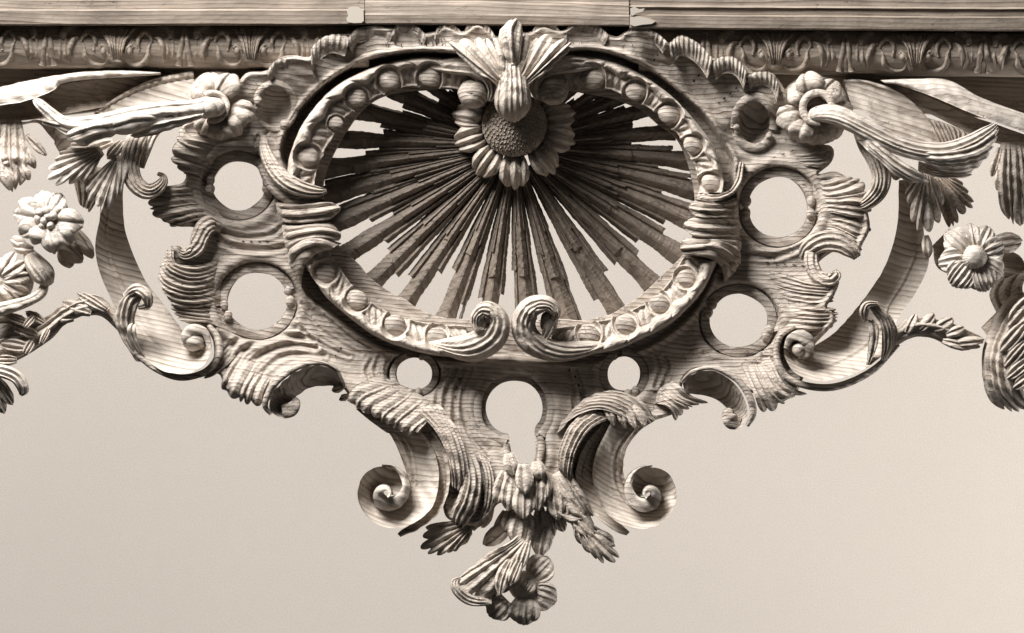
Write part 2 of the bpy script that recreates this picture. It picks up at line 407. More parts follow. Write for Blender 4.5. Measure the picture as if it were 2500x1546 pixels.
def dist(poly, x, y, closed=True):
    """exact distance near the line, computed only in a window round every segment"""
    best = np.full(x.shape, 1e4); n = len(poly)
    R = 75
    for i in range(n if closed else n-1):
        a = poly[i]; b = poly[(i+1) % n]
        m = (x > min(a[0], b[0])-R) & (x < max(a[0], b[0])+R) & (y > min(a[1], b[1])-R) & (y < max(a[1], b[1])+R)
        if not m.any(): continue
        ys = np.where(m.any(1))[0]; xs = np.where(m.any(0))[0]
        sl = (slice(ys[0], ys[-1]+1), slice(xs[0], xs[-1]+1))
        X = x[sl]; Y = y[sl]; d = b-a; L2 = (d@d)+1e-9
        t = np.clip(((X-a[0])*d[0]+(Y-a[1])*d[1])/L2, 0, 1)
        q = np.hypot(X-a[0]-t*d[0], Y-a[1]-t*d[1])
        best[sl] = np.minimum(best[sl], q)
    return best
CTRL = [(640,190,62),(700,165,74),(760,130,84),(840,95,82),(940,80,84),(1050,85,84),(1150,85,88),(1250,100,80),(1350,85,88),(1450,75,88),(1560,90,84),
 (1680,120,82),(1790,160,76),(1880,200,64),(1000,110,70),(850,130,45),(1450,105,65),(1640,170,45),(1720,230,34),(1800,210,50),(720,240,34),(650,330,26),(1830,380,22),
 (1900,350,30),(1960,400,30),(560,350,30),(470,350,45),(440,400,50),(480,450,28),(420,500,55),(400,520,60),(480,530,25),(560,560,10),(640,590,6),(690,640,6),(500,620,30),
 (430,640,60),(410,700,62),(480,700,35),(530,690,16),(690,800,4),(560,850,22),(620,850,14),(700,850,6),(780,850,4),(500,800,40),(600,930,60),(560,950,60),
 (700,900,42),(760,880,36),(830,900,24),(860,860,6),(930,890,2),(920,950,34),(1080,900,0),(1110,960,14),(1160,880,-6),(1250,890,-6),(1350,880,-6),(1090,1020,34),(1150,1040,22),
 (1120,1120,40),(1180,1150,26),(1400,1040,22),(1420,1000,28),(1390,1120,40),(1350,1150,26),(1250,1200,50),(1200,1250,55),(1300,1250,55),(1400,960,12),(1460,900,0),(1580,880,2),
 (1600,960,24),(1650,880,8),(1740,880,28),(1860,940,52),(1930,930,55),(1700,830,2),(1880,870,18),(1940,850,24),(1990,760,60),(1900,720,20),(1840,680,10),(1800,640,2),(1900,620,14),
 (1980,600,30),(2060,560,62),(2070,470,60),(1990,560,36),(1990,480,30),(1840,600,4),(1780,700,2)]
CA = np.array(CTRL, float)
def base_h(x, y):
    num = np.zeros(x.shape); den = np.zeros(x.shape)+1e-12
    for cx, cy, h in CA:
        w = np.exp(-((x-cx)**2+(y-cy)**2)/(2*42.0**2)); num += w*h; den += w
        w = 0.003*np.exp(-((x-cx)**2+(y-cy)**2)/(2*130.0**2)); num += w*h; den += w
    return num/den
DISH = [(671,258,41,50),(1843,298,40,54)]
FLUTES = [ # curves (centre line) of gouged channels: pts, half width, depth
 ([(1130,905),(1112,960),(1110,1030),(1128,1100),(1165,1180)],9,5),([(1110,900),(1088,960),(1088,1030),(1106,1110),(1150,1200)],9,5),
 ([(1090,905),(1068,960),(1066,1020),(1080,1080),(1110,1150)],9,4),([(1385,905),(1400,960),(1402,1030),(1385,1110),(1362,1180)],9,5),
 ([(1405,905),(1424,960),(1424,1020),(1404,1090),(1385,1160)],9,5),([(1150,900),(1132,950),(1130,1010),(1150,1070),(1190,1120)],8,4),
 ([(905,880),(893,905),(905,935)],8,4),([(925,872),(915,905),(930,945)],8,4),([(948,872),(940,905),(950,940)],7,3),
 ([(1600,870),(1612,905),(1600,945)],8,4),([(1622,870),(1634,900),(1620,945)],8,4),
 ([(560,900),(600,850),(680,820),(760,830)],12,5),([(585,930),(625,875),(690,845),(770,850)],12,5),([(615,950),(645,905),(700,868),(790,868)],11,4),
 ([(540,870),(580,830),(650,812),(720,800)],12,4),([(1900,930),(1870,880),(1800,860),(1720,862)],11,4),([(1930,900),(1890,860),(1830,850),(1760,860)],10,3),
 ([(500,560),(560,600),(640,610),(700,600)],12,5),([(500,540),(570,575),(650,575),(690,550)],10,4),
 ([(1985,590),(1900,625),(1820,620),(1780,590)],12,5),([(1980,560),(1920,595),(1850,600)],9,3),
 ([(700,440),(660,390),(640,350),(650,320)],7,4),([(685,470),(645,410),(622,360),(628,330)],7,4),
 ([(760,720),(790,770),(850,820),(900,850)],7,3),([(735,740),(775,800),(840,845),(880,865)],8,3),([(705,760),(745,815),(800,850),(850,870)],8,4)]
OUTs = cr_dense(OUT, 5, True); OPENs = cr_dense(OPEN, 6, True); GRs = cr_dense(GROOVE, 6, True); KEYs = cr_dense(KEY, 5, True)

def board():
    c = 3.0
    xs = np.arange(350, 2160, c); ys = np.arange(40, 1310, c)
    x, y = np.meshgrid(xs, ys)
    holes = [OPENs, KEYs]+[ell(h) for h in HOLES]
    ins = inside(OUTs, x, y); dE = dist(OUTs, x, y)
    dh = np.full(x.shape, 1e4)
    for h in holes:
        ins &= ~inside(h, x, y); dh = np.minimum(dh, dist(h, x, y))
    dd = np.minimum(dE, dh)
    sd = np.where(ins, dd, -dd)
    H = base_h(x, y)
    # rolled outer edge
    H += 10*np.exp(-(dE/16)**2)-12*np.exp(-(dE/4.5)**2)
    # raised collar round every hole, soft fall towards its bore
    for (cx, cy, rx, ry) in HOLES:
        rho = np.hypot((x-cx)/rx, (y-cy)/ry)*0.5*(rx+ry)-0.5*(rx+ry)
        wd = 25 if rx > 50 else 18
        H += 6*np.exp(-((rho-wd-14)/14)**2)-15*(1-sm(wd-1, wd+3, rho))
    kd = dist(KEYs, x, y); H += 5*np.exp(-((kd-38)/12)**2)-13*(1-sm(22, 26, kd))*(y < 1085)*(1-sm(1060, 1085, y))
    # dishes
    for (cx, cy, rx, ry) in DISH:
        rho = np.hypot((x-cx)/rx, (y-cy)/ry)
        H -= (18 if cx < 1000 else 27)*np.clip(1-rho**2.2, 0, 1)**0.6
    # groove of the oval
    g = inside(GRs, x, y); dg = dist(GRs, x, y); sg = np.where(g, dg, -dg)
    k = sm(-3, 8, sg)
    H = H*(1-k)+(-18+0.06*np.clip(sg, 0, 75))*k
    H += 7*np.exp(-((sg+7)/7)**2)
    for pts, w, dep in FLUTES:
        q = dist(spl(pts, 24), x, y, False)
        H -= dep*np.exp(-(q/(w*0.55))**2)*(1-k); H += 0.6*dep*np.exp(-((q-w)/(w*0.4))**2)*(1-k)
    P = np.stack([x, y, H], -1)
    H = H+1.0*wob(P)+1.2*np.sin(x*0.031+np.sin(y*0.02)*2)*np.sin(y*0.037)
    front = np.stack([x, y, H], -1)
    ny, nx = x.shape; idx = {}; V = []; F = []
    def node(i, j):
        q = (i, j)
        if q not in idx: idx[q] = len(V); V.append(front[i, j])
        return idx[q]
    ek = {}
    def cut(i, j, k2, l):
        q = (i, j, k2, l) if (i, j) < (k2, l) else (k2, l, i, j)
        if q not in ek:
            a, b = sd[q[0], q[1]], sd[q[2], q[3]]; t = a/(a-b)
            ek[q] = len(V); V.append(front[q[0], q[1]]*(1-t)+front[q[2], q[3]]*t)
        return ek[q]
    pos = sd > 0
    cnt = pos[:-1, :-1].astype(int)+pos[1:, :-1]+pos[:-1, 1:]+pos[1:, 1:]
    for i, j in zip(*np.where(cnt > 0)):
        if cnt[i, j] == 4:
            F.append([node(i, j), node(i+1, j), node(i+1, j+1), node(i, j+1)]); continue
        cs = [(i, j), (i+1, j), (i+1, j+1), (i, j+1)]; poly = []
        for q in range(4):
            a = cs[q]; b = cs[(q+1) % 4]
            if pos[a]: poly.append(node(*a))
            if pos[a] != pos[b]: poly.append(cut(*a, *b))
        if len(poly) > 2: F.append(poly)
    V = np.array(V); m = len(V)
    edges = {}
    for f in F:
        for a, b in zip(f, f[1:]+f[:1]):
            if (b, a) in edges: del edges[(b, a)]
            else: edges[(a, b)] = 1
    back = V.copy()
    deep = np.where(inside(GRs, V[:, 0], V[:, 1]), -62, np.minimum(V[:, 2]-40, -30)); back[:, 2] = deep
    Fb = [[q+m for q in f[::-1]] for f in F]
    Fs = [[a, a+m, b+m, b] for a, b in edges]
    link("pierced_board", np.vstack([V, back]), F+Fb+Fs, M_board)
board()

# ------------------------------------------------------------------ top rails
extr_x("top_rail", [(-60,84),(2,84),(3,88),(24,88),(25,95),(28,97),(60,95),(63,90),(64,-60),(-60,-60)], -60, 890, M_rail, (0, -1))
extr_x("top_rail", [(-60,87),(4,87),(8,92),(12,94),(36,96),(40,97),(60,95),(63,90),(64,-60),(-60,-60)], 891.5, 1535, M_rail, (-2, 2))
extr_x("top_rail", [(-60,86),(13,86),(15,91),(18,93),(20,88),(36,88),(38,95),(40,97),(68,95),(71,90),(74,-60),(-60,-60)], 1536.5, 2560, M_rail, (0, 6))
# back rail seen behind the braces
extr_x("back_rail", [(150,-30),(298,-30),(298,-90),(150,-90)], -60, 470, M_frieze, (4, -60))
extr_x("back_rail", [(130,-30),(245,-30),(245,-90),(130,-90)], 1875, 2560, M_frieze, (0, 50))
extr_x("back_rail", [(120,-34),(215,-34),(215,-90),(120,-90)], 380, 655, M_frieze)
extr_x("back_rail", [(55,-8),(120,-8),(120,-60),(55,-60)], 870, 1640, M_frieze)

# ------------------------------------------------------------------ carved frieze moulding
def frieze(x0, x1, ytop, tilt, centres, darts):
    t = np.linspace(0, 1, 14)
    prof = [(ytop+2+t_*100, 32+34*sin(pi*(0.12+0.76*t_))+2*t_) for t_ in t]+[(ytop+106, 20), (ytop+106, -60), (ytop, -60)]
    fz = extr_x("frieze_moulding", prof, x0, x1, M_frieze, (0, tilt), smooth=True, nx=90, wobble=0.8)
    def yy(x): return ytop+(x-x0)/(x1-x0)*tilt
    def surf(v): return 32+34*sin(pi*(0.12+0.76*v/100))
    def Q(c, s, pts, up=0): return [(c+s*p[0]*0.3307, yy(c)+p[1], surf(p[1])+up, p[2]) for p in pts]
    for c in centres:
        for s in (-1, 1):
            sweep("scroll", Q(c, s, [(160,75,-0,2),(200,58,0,4),(195,32,0,5),(225,19,0,6),(262,27,0,5),(270,38,0,3)][0:0] or [(168,62,3),(158,42,5),(178,24,6),(214,18,6.5),(248,28,5.5),(262,42,2.5)], 2), M_frieze, fz, h=1.1, thick=14)
            sweep("scroll", Q(c, s, [(262,40,2),(236,58,5),(232,78,7),(196,93,8),(140,98,8),(88,94,6),(62,80,5),(70,62,6),(100,50,5.5),(122,56,4)], 0), M_frieze, fz, h=1.2, thick=14)
            sweep("scroll", Q(c, s, [(275,30,3),(310,34,6),(336,48,8),(350,68,6),(344,90,2.5)], 1), M_frieze, fz, h=1.1, thick=14)
            blob("bead", (c+s*0.3307*95, yy(c)+62, surf(62)-1), (9, 12, 9), M_frieze, fz)
            sweep("leaf_tip", Q(c, s, [(300,5,4),(350,9,10),(392,20,12),(396,36,6)], 0), M_frieze, fz, h=0.9, thick=12)
        g = []
        for q in (-1, -0.5, 0, 0.5, 1):
            g.append([(c+q*9, yy(c)+92, surf(92)+5), (c+q*16, yy(c)+66, surf(66)+6+5*abs(q)), (c+q*26, yy(c)+36, surf(36)+4+6*abs(q)), (c+q*52, yy(c)+6, surf(6)+6+4*abs(q))])
        patch("palmette", g, M_frieze, fz, ribs=6, amp=3, power=0.7, notch=0.12, thick=8, env=(0, .2))
        g = [[(c-24, yy(c)+70, surf(70)), (c-20, yy(c)+90, surf(90)+2), (c, yy(c)+101, surf(98)+3), (c+20, yy(c)+90, surf(90)+2), (c+24, yy(c)+70, surf(70))],
             [(c-10, yy(c)+64, surf(66)), (c-8, yy(c)+76, surf(74)), (c, yy(c)+80, surf(78)+2), (c+8, yy(c)+76, surf(74)), (c+10, yy(c)+64, surf(66))]]
        patch("leaf_cup", g, M_frieze, fz, dome=6, thick=8)
    for c in darts:
        for s in (-1, 1):
            sweep("dart", [(c+s*2.5, yy(c)+10, surf(10)+2, 3), (c+s*7, yy(c)+45, surf(45)+3, 6), (c+s*15, yy(c)+98, surf(98)+3, 9)], M_frieze, fz, h=0.7, thick=8)
        sweep("dart", [(c, yy(c)+42, surf(42)-1, 2), (c, yy(c)+72, surf(72)+1, 5), (c, yy(c)+99, surf(99)+2, 8)], M_frieze, fz, h=0.5, thick=8)
        for s in (-1, 1):
            patch("leaf_tip", [[(c+s*22, yy(c)+97, surf(97)), (c+s*20, yy(c)+60, surf(60)), (c+s*22, yy(c)+24, surf(24)+2)],
                               [(c+s*58, yy(c)+96, surf(96)), (c+s*46, yy(c)+70, surf(70)+3), (c+s*50, yy(c)+24, surf(24)+4)]], M_frieze, fz, ribs=2, amp=3, tipround=0.3, thick=8)
frieze(-60, 900, 60, 1, [-50, 284, 611], [116, 450, 780])
frieze(1560, 2560, 68, 12, [1722, 1893, 2235, 2562][1:], [1722, 2065, 2402])

# ------------------------------------------------------------------ shell frills along the crest
def frill(p, ribs=6, depth=34, d=84, amp=4, seed=None, name="shell_frill", mat=None, tip=8):
    """p: outer arc points (x,y); the root arc lies depth below"""
    p = np.array(p, float); c = p.mean(0)
    root_ = [(c[0]+(q[0]-c[0])*0.8, q[1]+depth, d-16) for q in p]
    mid = [(c[0]+(q[0]-c[0])*0.95, q[1]+depth*0.42, d-5) for q in p]
    out = [(q[0], q[1]-1, d-4) for q in p]
    # guides run root -> tip
    R, Mi, O = spl(root_, 5), spl(mid, 5), spl(out, 5)
    g = [[R[i], Mi[i], O[i]] for i in range(5)]
    return patch(name, g, mat or M_up, ribs=ribs, amp=amp*0.5, power=0.8, thick=26, notch=0.03, env=(0.0, 0.6), seed=seed, jit=0.25)
frill([(652,176),(672,147),(700,140),(735,140),(760,146)], 7, 26, 82)
frill([(760,148),(764,112),(795,89),(830,84),(852,92)], 8, 46, 92)
frill([(848,96),(862,76),(898,66),(935,66),(958,80)], 6, 34, 88, 2.5)
frill([(956,82),(968,62),(992,58),(1020,66),(1040,88)], 6, 30, 90, 3)
frill([(1060,92),(1068,70),(1090,61),(1112,66),(1130,84)], 6, 28, 92)
frill([(1130,86),(1140,64),(1168,56),(1192,66),(1208,88)], 7, 32, 92)
frill([(1296,90),(1304,68),(1328,59),(1355,64),(1372,84)], 7, 26, 92, 2.5)
frill([(1376,84),(1388,62),(1415,53),(1455,60),(1484,86)], 9, 30, 92, 2.5)
frill([(1515,90),(1535,73),(1572,70),(1608,84),(1629,104)], 9, 26, 90)
frill([(1632,108),(1645,92),(1668,89),(1706,108),(1738,144)], 11, 48, 96)
frill([(1738,152),(1758,139),(1788,139),(1812,158),(1822,178)], 9, 42, 92)
frill([(1824,184),(1842,176),(1872,176),(1896,196),(1902,218)], 8, 34, 82)

# ------------------------------------------------------------------ rims, dishes
def rim(cx, cy, rx, ry, off, w, a0, a1, d0, name="hole_rim", h=0.12, mat=None, ends=(8, 8), ribs=0):
    n = 30; pts = []
    for i in range(n):
        t = i/(n-1); a = radians(a0+(a1-a0)*t)
        x = cx+(rx+off)*cos(a); y = cy+(ry+off)*sin(a)
        pts.append((x, y, float(base_h(np.array([x]), np.array([y]))[0])+d0, w))
    o = sweep(name, pts, mat or M_board, h=h, ribs=ribs, amp=2, thick=30)
    for k, a in ((0, a0), (1, a1)):
        if ends[k]:
            a = radians(a); r_ = ends[k]; x = cx+(rx+off-w*0.4)*cos(a); y = cy+(ry+off-w*0.4)*sin(a)
            blob("bead", (x, y, pts[0 if k == 0 else -1][2]+3), (r_*0.95, r_*1.1, r_*0.6), M_board, o)
    return o
# y down: angle 0 = right, 90 = bottom
rim(580,452,64,61, 11, 11, 8, 172, -8, ends=(13, 13))
rim(580,452,64,61, 11, 11, 192, 352, -10, ends=(12, 12))
rim(625,735,74,71, 11, 11, 0, 152, -6, ends=(12, 12))
rim(625,735,74,71, 11, 11, 172, 340, -8, ends=(11, 11))
rim(1903,505,74,74, 11, 11, -8+20, 170, -6, ends=(12, 14))
rim(1903,505,74,74, 11, 11, 190, 350, -10, ends=(13, 12))
rim(1806,783,71,66, 11, 11, 32, 196, -4, ends=(13, 12))
rim(1806,783,71,66, 11, 11, 214, 378, -6, ends=(12, 12))
rim(1010,914,45,39, 8, 8, -70, 78, 2, ends=(7, 9))
rim(1010,914,45,39, 8, 7, 100, 250, 0, ends=(9, 0))
rim(1525,914,41,42, 10, 8, -95, 55, -2, ends=(0, 10))
rim(1525,914,41,42, 10, 9, 80, 240, 0, ends=(10, 8))
kr = [(1236,1082),(1222,1076),(1190,1060),(1168,1030),(1164,985),(1178,945),(1210,916),(1256,908),(1302,916),(1334,948),(1346,990),(1342,1030),(1322,1064)]
sweep("keyhole_rim", [(a, b, float(base_h(np.array([a]), np.array([b]))[0])+1, 11) for a, b in kr], M_board, h=0.28, thick=30)
sweep("keyhole_rim", [(1316,1064,34,8),(1322,1090,36,9),(1318,1120,38,8),(1312,1136,40,5)], M_board, h=0.5)
sweep("keyhole_rim", [(1236,1084,34,7),(1238,1110,36,9),(1250,1140,40,9),(1262,1158,42,5)], M_board, h=0.5)
for (cx, cy, rx, ry), k in zip(DISH, (1, 2)):
    if k == 1:
        rim(cx, cy, rx, ry, 6, 9, -165, 60, 0, name="dish_rim", h=0.5, ends=(11, 12))
        rim(cx, cy, rx, ry, 6, 7, 75, 178, 0, name="dish_rim", h=0.4, ends=(0, 9))
    else:
        rim(cx, cy, rx, ry, 8, 11, -190, 20, 4, name="dish_rim", h=0.4, ends=(10, 0))
        rim(cx, cy, rx, ry, 8, 11, 35, 160, 4, name="dish_rim", h=0.4, ends=(9, 9))

# ------------------------------------------------------------------ oval moulding with eggs
def zip3(pts, d): return [(p[0], p[1], d) for p in pts]
def mould(outer, inner, eggs, n_leaf, sgn=1):
    def fn(U, V, P):
        s = V                                          # 0 outer lip, 1 inner lip
        ph = U*n_leaf*2
        edge = 0.40+0.07*np.sin(pi*ph)
        lip = np.sqrt(np.clip(1-((s-edge*0.5)/(edge*0.5))**2, 0, 1))**0.8
        h = 24*lip*(s < edge)
        h -= 3.5*np.exp(-(np.sin(pi*(ph*0.5+s*1.6))/0.16)**2)*lip
        h += np.where(s >= edge, 7+6*np.abs(np.sin(pi*(ph*1.5+s*2.2)))**1.5*np.exp(-((s-.66)/.22)**2), 0)
        h += 8*np.exp(-((s-0.95)/0.035)**2)
        for ex, ey, er in eggs:
            q = np.hypot(P[..., 0]-ex, P[..., 1]-ey)
            k = sm(er*1.45, er*1.25, q)
            h = h*(1-k)+6*k
            h += 9*np.exp(-((q-er*1.26)/(er*0.12))**2)
        return h
    o = patch("oval_moulding", [zip3(outer, 46), zip3([((a[0]+b[0])/2, (a[1]+b[1])/2) for a, b in zip(spl(outer, 14), spl(inner, 14))], 43), zip3(inner, 30)],
              M_leaf, fn=fn, thick=72, cell=2.3, taper_back=0.95)
    for ex, ey, er in eggs:
        blob("egg", (ex, ey, 48), (er*1.02, er*0.90, er*0.38), M_board, o, rot=0.3)
    return o
mould([(1192,196),(1170,166),(1142,152),(1046,138),(964,148),(898,168),(812,214),(745,291),(716,350),(702,400),(700,455)],
      [(1140,220),(1116,212),(1030,207),(980,208),(944,222),(904,238),(865,265),(831,294),(812,331),(785,374),(769,420),(762,460)],
      [(1048,186,27),(948,194,27),(869,237,25),(818,300,19),(750,381,27)], 9)
mould([(1314,196),(1335,166),(1365,150),(1431,138),(1498,150),(1557,175),(1613,212),(1663,255),(1710,310),(1745,360),(1765,420),(1768,470)],
      [(1372,220),(1395,212),(1441,213),(1488,213),(1517,225),(1564,248),(1597,265),(1630,301),(1660,324),(1679,364),(1703,407),(1713,470)],
      [(1446,191,29),(1552,222,25),(1634,278,27),(1692,354,24),(1737,446,24)], 10)
mould([(738,640),(755,668),(798,728),(865,787),(931,830),(1030,863),(1100,873),(1150,876)],
      [(795,610),(812,635),(848,688),(884,731),(917,748),(957,771),(1003,784),(1063,794),(1135,797)],
      [(792,666,26),(871,732,27),(964,794,27),(1066,822,24)], 8, -1)
mould([(1752,640),(1742,662),(1719,708),(1680,754),(1630,797),(1564,830),(1498,857),(1398,870),(1332,869)],
      [(1672,630),(1656,652),(1630,698),(1590,734),(1547,758),(1488,781),(1405,797),(1355,807)],
      [(1676,680,23),(1610,742,25),(1528,793,26),(1438,818,27)], 8, -1)
bd = blob("bud", (1156,228,54), (38, 37, 28), M_board, nu=60, fn=lambda TH, PH: -4*np.exp(-(np.sin((TH+2.6*PH)/2)/0.14)**2)*sm(-0.2, 0.3, PH))
bd2 = blob("bud", (1350,220,58), (39, 37, 28), M_board, nu=60, fn=lambda TH, PH: -4*np.exp(-(np.sin((TH-2.6*PH+1.5)/2)/0.14)**2)*sm(-0.2, 0.3, PH))
sweep("scroll", [(1050,160,52,8),(1100,160,64,20),(1152,164,72,22),(1190,186,76,18),(1202,218,74,12),(1194,250,64,6)], M_leaf, h=0.5, ribs=3, amp=3, thick=40)
sweep("scroll", [(1460,156,52,8),(1410,156,64,20),(1356,160,70,22),(1318,180,74,18),(1304,212,72,12),(1312,244,62,6)], M_leaf, h=0.5, ribs=3, amp=3, thick=40)
# curled ends at the foot of the oval
c1 = sweep("scroll_end", [(1040,838,44,4),(1085,846,56,20),(1150,848,64,36),(1200,824,78,36),(1214,784,90,30),(1190,758,96,24),(1166,770,98,17),(1164,796,98,12),(1180,806,98,7)],
      M_leaf, h=0.8, ribs=5, amp=3.5, shear=0.5, thick=60)
c2 = sweep("scroll_end", [(1480,838,44,4),(1436,850,56,18),(1360,858,60,26),(1296,834,70,30),(1278,790,82,30),(1296,752,92,27),(1334,742,96,20),(1356,762,94,14),(1352,782,88,8)],
      M_leaf, h=0.75, ribs=5, amp=3.5, shear=0.4, thick=60)
lobe((1345,760),(1322,836), 14, M_leaf, d0=80, d1=76, ribs=3, name="leaf_tip", bend=-8)
blob("bud", (1340,788,70), (22, 30, 24), M_leaf)
blob("bud", (1175,790,76), (20, 26, 26), M_leaf)

# ------------------------------------------------------------------ sunburst
def rays():
    O = np.array([1254.0, 352.0])
    angs = [225, 215.5, 204, 192.5, 182, 173, 165, 156.5, 147, 136, 124.5, 111.5, 98.5, 85.5, 72.5, 58, 45, 33.5, 23, 14, 5, -5, -15, -24, -33, -43]
    ring = spl([(x, y, 0) for x, y in OPEN+OPEN[:1]], 400)[:, :2]
    ra = np.degrees(np.arctan2(ring[:, 1]-O[1], ring[:, 0]-O[0]))
    rr = np.hypot(ring[:, 0]-O[0], ring[:, 1]-O[1])
    for k, a in enumerate(angs):
        dif = np.abs((ra-a+180) % 360-180); R = rr[np.argmin(dif)]+16
        T = np.array([cos(radians(a)), sin(radians(a))]); Nn = np.array([-T[1], T[0]])
        upper = a > 180 or a < -5
        spread = 0.082 if upper else 0.080
        r = np.random.RandomState(100+k)
        parent = None
        # slats: offset from the axis (fraction of half width), half width fraction, length, height
        slats = [(0.0, 0.60, 1.0, 4), (-0.66, 0.36, r.uniform(0.72, 0.95), 1), (0.66, 0.36, r.uniform(0.66, 0.95), -2),
                 (0.02, 0.50, r.uniform(0.50, 0.74), 11), (-0.45, 0.28, r.uniform(0.36, 0.60), 8), (0.45, 0.28, r.uniform(0.40, 0.65), 7)]
        if r.rand() < 0.6: slats.append((r.uniform(-.9, .9), 0.2, 1.0, -4))
        for j, (of, hw, ln, up) in enumerate(slats):
            L1 = R if ln == 1.0 else R*ln
            r0 = 62
            n = int(max(6, (L1-r0)/5)); rs = np.linspace(r0, L1, n)
            halfw = (5+spread*rs)*0.98
            c_ = of*halfw
            w = hw*halfw*(1+0.06*np.sin(rs*0.06+k+j))
            step = np.where(rs > L1*r.uniform(0.6, 0.9), -r.uniform(0.04, 0.18), 0)*halfw
            w = w+step*(0.5 if j else 0.0)
            jag = r.uniform(-0.7, 0.7, n)
            drop = -50+up*0.9+ (1-rs/330)*16
            V = []; 
            for i in range(n):
                base = O+T*rs[i]
                for s, e in ((-1, 0), (-0.9, 3), (-0.1, 11+jag[i]*1.0), (0.12, 10.5), (1, -1)):
                    q = base+Nn*(c_[i]+s*w[i]+(jag[i] if abs(s) == 1 else 0))+(T*r.uniform(-3, 5) if i == n-1 else 0)
                    V.append((q[0], q[1], drop[i]+e))
                for s in (0.8, -0.8):
                    q = base+Nn*(c_[i]+s*w[i]); V.append((q[0], q[1], drop[i]-14))
            V = np.array(V); aidx = np.arange(n*7).reshape(n, 7); b = np.roll(aidx, -1, axis=1)
            F = np.stack([aidx[:-1], b[:-1], b[1:], aidx[1:]], -1).reshape(-1, 4).tolist()
            F.append(aidx[0].tolist()); F.append(aidx[-1][::-1].tolist())
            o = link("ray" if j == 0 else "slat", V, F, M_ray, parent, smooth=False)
            if j == 0: parent = o
rays()

# ------------------------------------------------------------------ sunflower at the centre of the rays
def sunflower():
    C_ = (1256, 302); R = 80
    n = 230; gi = np.arange(n)+0.5; rr = np.sqrt(gi/n)*1.0; th = gi*2.39996
    q_ = np.random.RandomState(5); sx = rr*np.cos(th)+q_.uniform(-.012, .012, n); sy = rr*np.sin(th)+q_.uniform(-.012, .012, n); dp = q_.uniform(.55, 1.3, n)
    m = 170; g = np.linspace(-1, 1, m); X, Y = np.meshgrid(g, g)
    # map the square to the disc
    Xd = X*np.sqrt(1-Y*Y/2); Yd = Y*np.sqrt(1-X*X/2)
    rad = np.hypot(Xd, Yd); D = 34*np.sqrt(np.clip(1-rad**2*0.97, 0, 1))
    d2 = (Xd[..., None]-sx)**2+(Yd[..., None]-sy)**2; k = d2.argmin(-1)
    lx = (Xd-sx[k])*R; ly = (Yd-sy[k])*R
    q = np.hypot(lx, ly*0.95)
    h = np.where(ly > -1.5, 2.6*np.exp(-((q-3.6)/1.3)**2), 0)
    h -= np.where(ly > -1, 3.4*np.exp(-((q-5.4)/0.9)**2), 0)
    h = h*dp[k]
    V = np.stack([C_[0]+Xd*(R+h*0.2), C_[1]+Yd*(R+h*.2), D+18+h], -1)
    a = np.arange(m*m).reshape(m, m)
    F = np.stack([a[:-1, :-1], a[1:, :-1], a[1:, 1:], a[:-1, 1:]], -1).reshape(-1, 4)
    back = V.reshape(-1, 3).copy(); back[:, 2] = -34
    per = np.r_[a[0, :], a[1:, -1], a[-1, -2::-1], a[-2:0:-1, 0]]; mm = m*m
    f3 = np.stack([per, per+mm, np.roll(per, -1)+mm, np.roll(per, -1)], -1)
    head = link("sunflower", np.vstack([V.reshape(-1, 3), back]), np.vstack([F, f3, F[:, ::-1]+mm]), M_frieze, label="sunflower with scaled button centre")
    spec = [(212,.96,28),(190,1.0,33),(162,1.0,34),(126,1.0,36),(90,1.04,38),(50,1.0,36),(16,1.0,37),(-11,.98,32),(-34,.9,26)]
    for i, (an, l, w) in enumerate(spec):
        petal((C_[0], C_[1], -8), an, 76, 72+84*l, w, 10, -8, M_leaf, head, ribs=3, amp=9, bulge=24, notch=0.16, power=0.7)
sunflower()

def fanleaf(root_, tips, d0, d1, ribs=None, w0=8, notch=.2, amp=5, mat=M_leaf, parent=None, name="leaf", bulge=14, back=0, **kw):
    rt = np.array(root_, float); tp = np.array(tips, float); T = tp.mean(0)-rt; T /= np.linalg.norm(T); Nn = np.array([-T[1], T[0]])
    sgn = np.sign((tp[-1]-rt)@Nn-(tp[0]-rt)@Nn); n = len(tp); g = []
    for k in range(n):
        f = (k/(n-1)-0.5)*2
        a = rt+Nn*sgn*w0*f; e = tp[k]
        m1 = a*0.62+e*0.38+T*6*(1-abs(f)); m2 = a*0.28+e*0.72+T*4*(1-abs(f))
        g.append([(a[0], a[1], d0), (m1[0], m1[1], d0*0.6+d1*0.4+bulge*(1-0.4*abs(f))), (m2[0], m2[1], d0*0.3+d1*0.7+bulge*(0.9-0.5*abs(f))), (e[0], e[1], d1-back*abs(f))])
    return patch(name, g, mat, parent, ribs=ribs or n, amp=amp, notch=notch, thick=12, env=(0, .15), cell=2.6, power=.7, jit=.35, **kw)

# ------------------------------------------------------------------ palmette at the top of the oval
pm = sweep("palmette", [(1252,118,92,34),(1250,160,104,34),(1252,200,108,38),(1252,240,104,45),(1252,268,88,40),(1252,288,64,16)], M_leaf, h=0.75, ribs=6, amp=3.5, tipround=0.15, thick=60)
pm_l = pm
def blade(curves, ribs, amp=4.5, mat=M_leaf, parent=None, name="leaf", **kw):
    kw.setdefault('thick', 16); kw.setdefault('notch', 0.08); kw.setdefault('env', (0, 0.2))
    return patch(name, curves, mat, parent, ribs=ribs, amp=amp, **kw)
blade([[(1236,165,116),(1222,120,128),(1218,80,128),(1236,52,120)],[(1252,160,136),(1246,110,148),(1246,70,144),(1262,46,126)],[(1268,165,124),(1272,120,132),(1278,80,124),(1276,56,114)]], 3, 5, parent=pm, name="leaf_lobe", tipround=.3)
blade([[(1262,180,124),(1266,140,128),(1272,100,120),(1282,80,112)],[(1274,184,116),(1284,140,118),(1294,105,110),(1288,80,106)]], 1, 3, parent=pm, name="leaf_lobe", dome=6, tipround=.3)
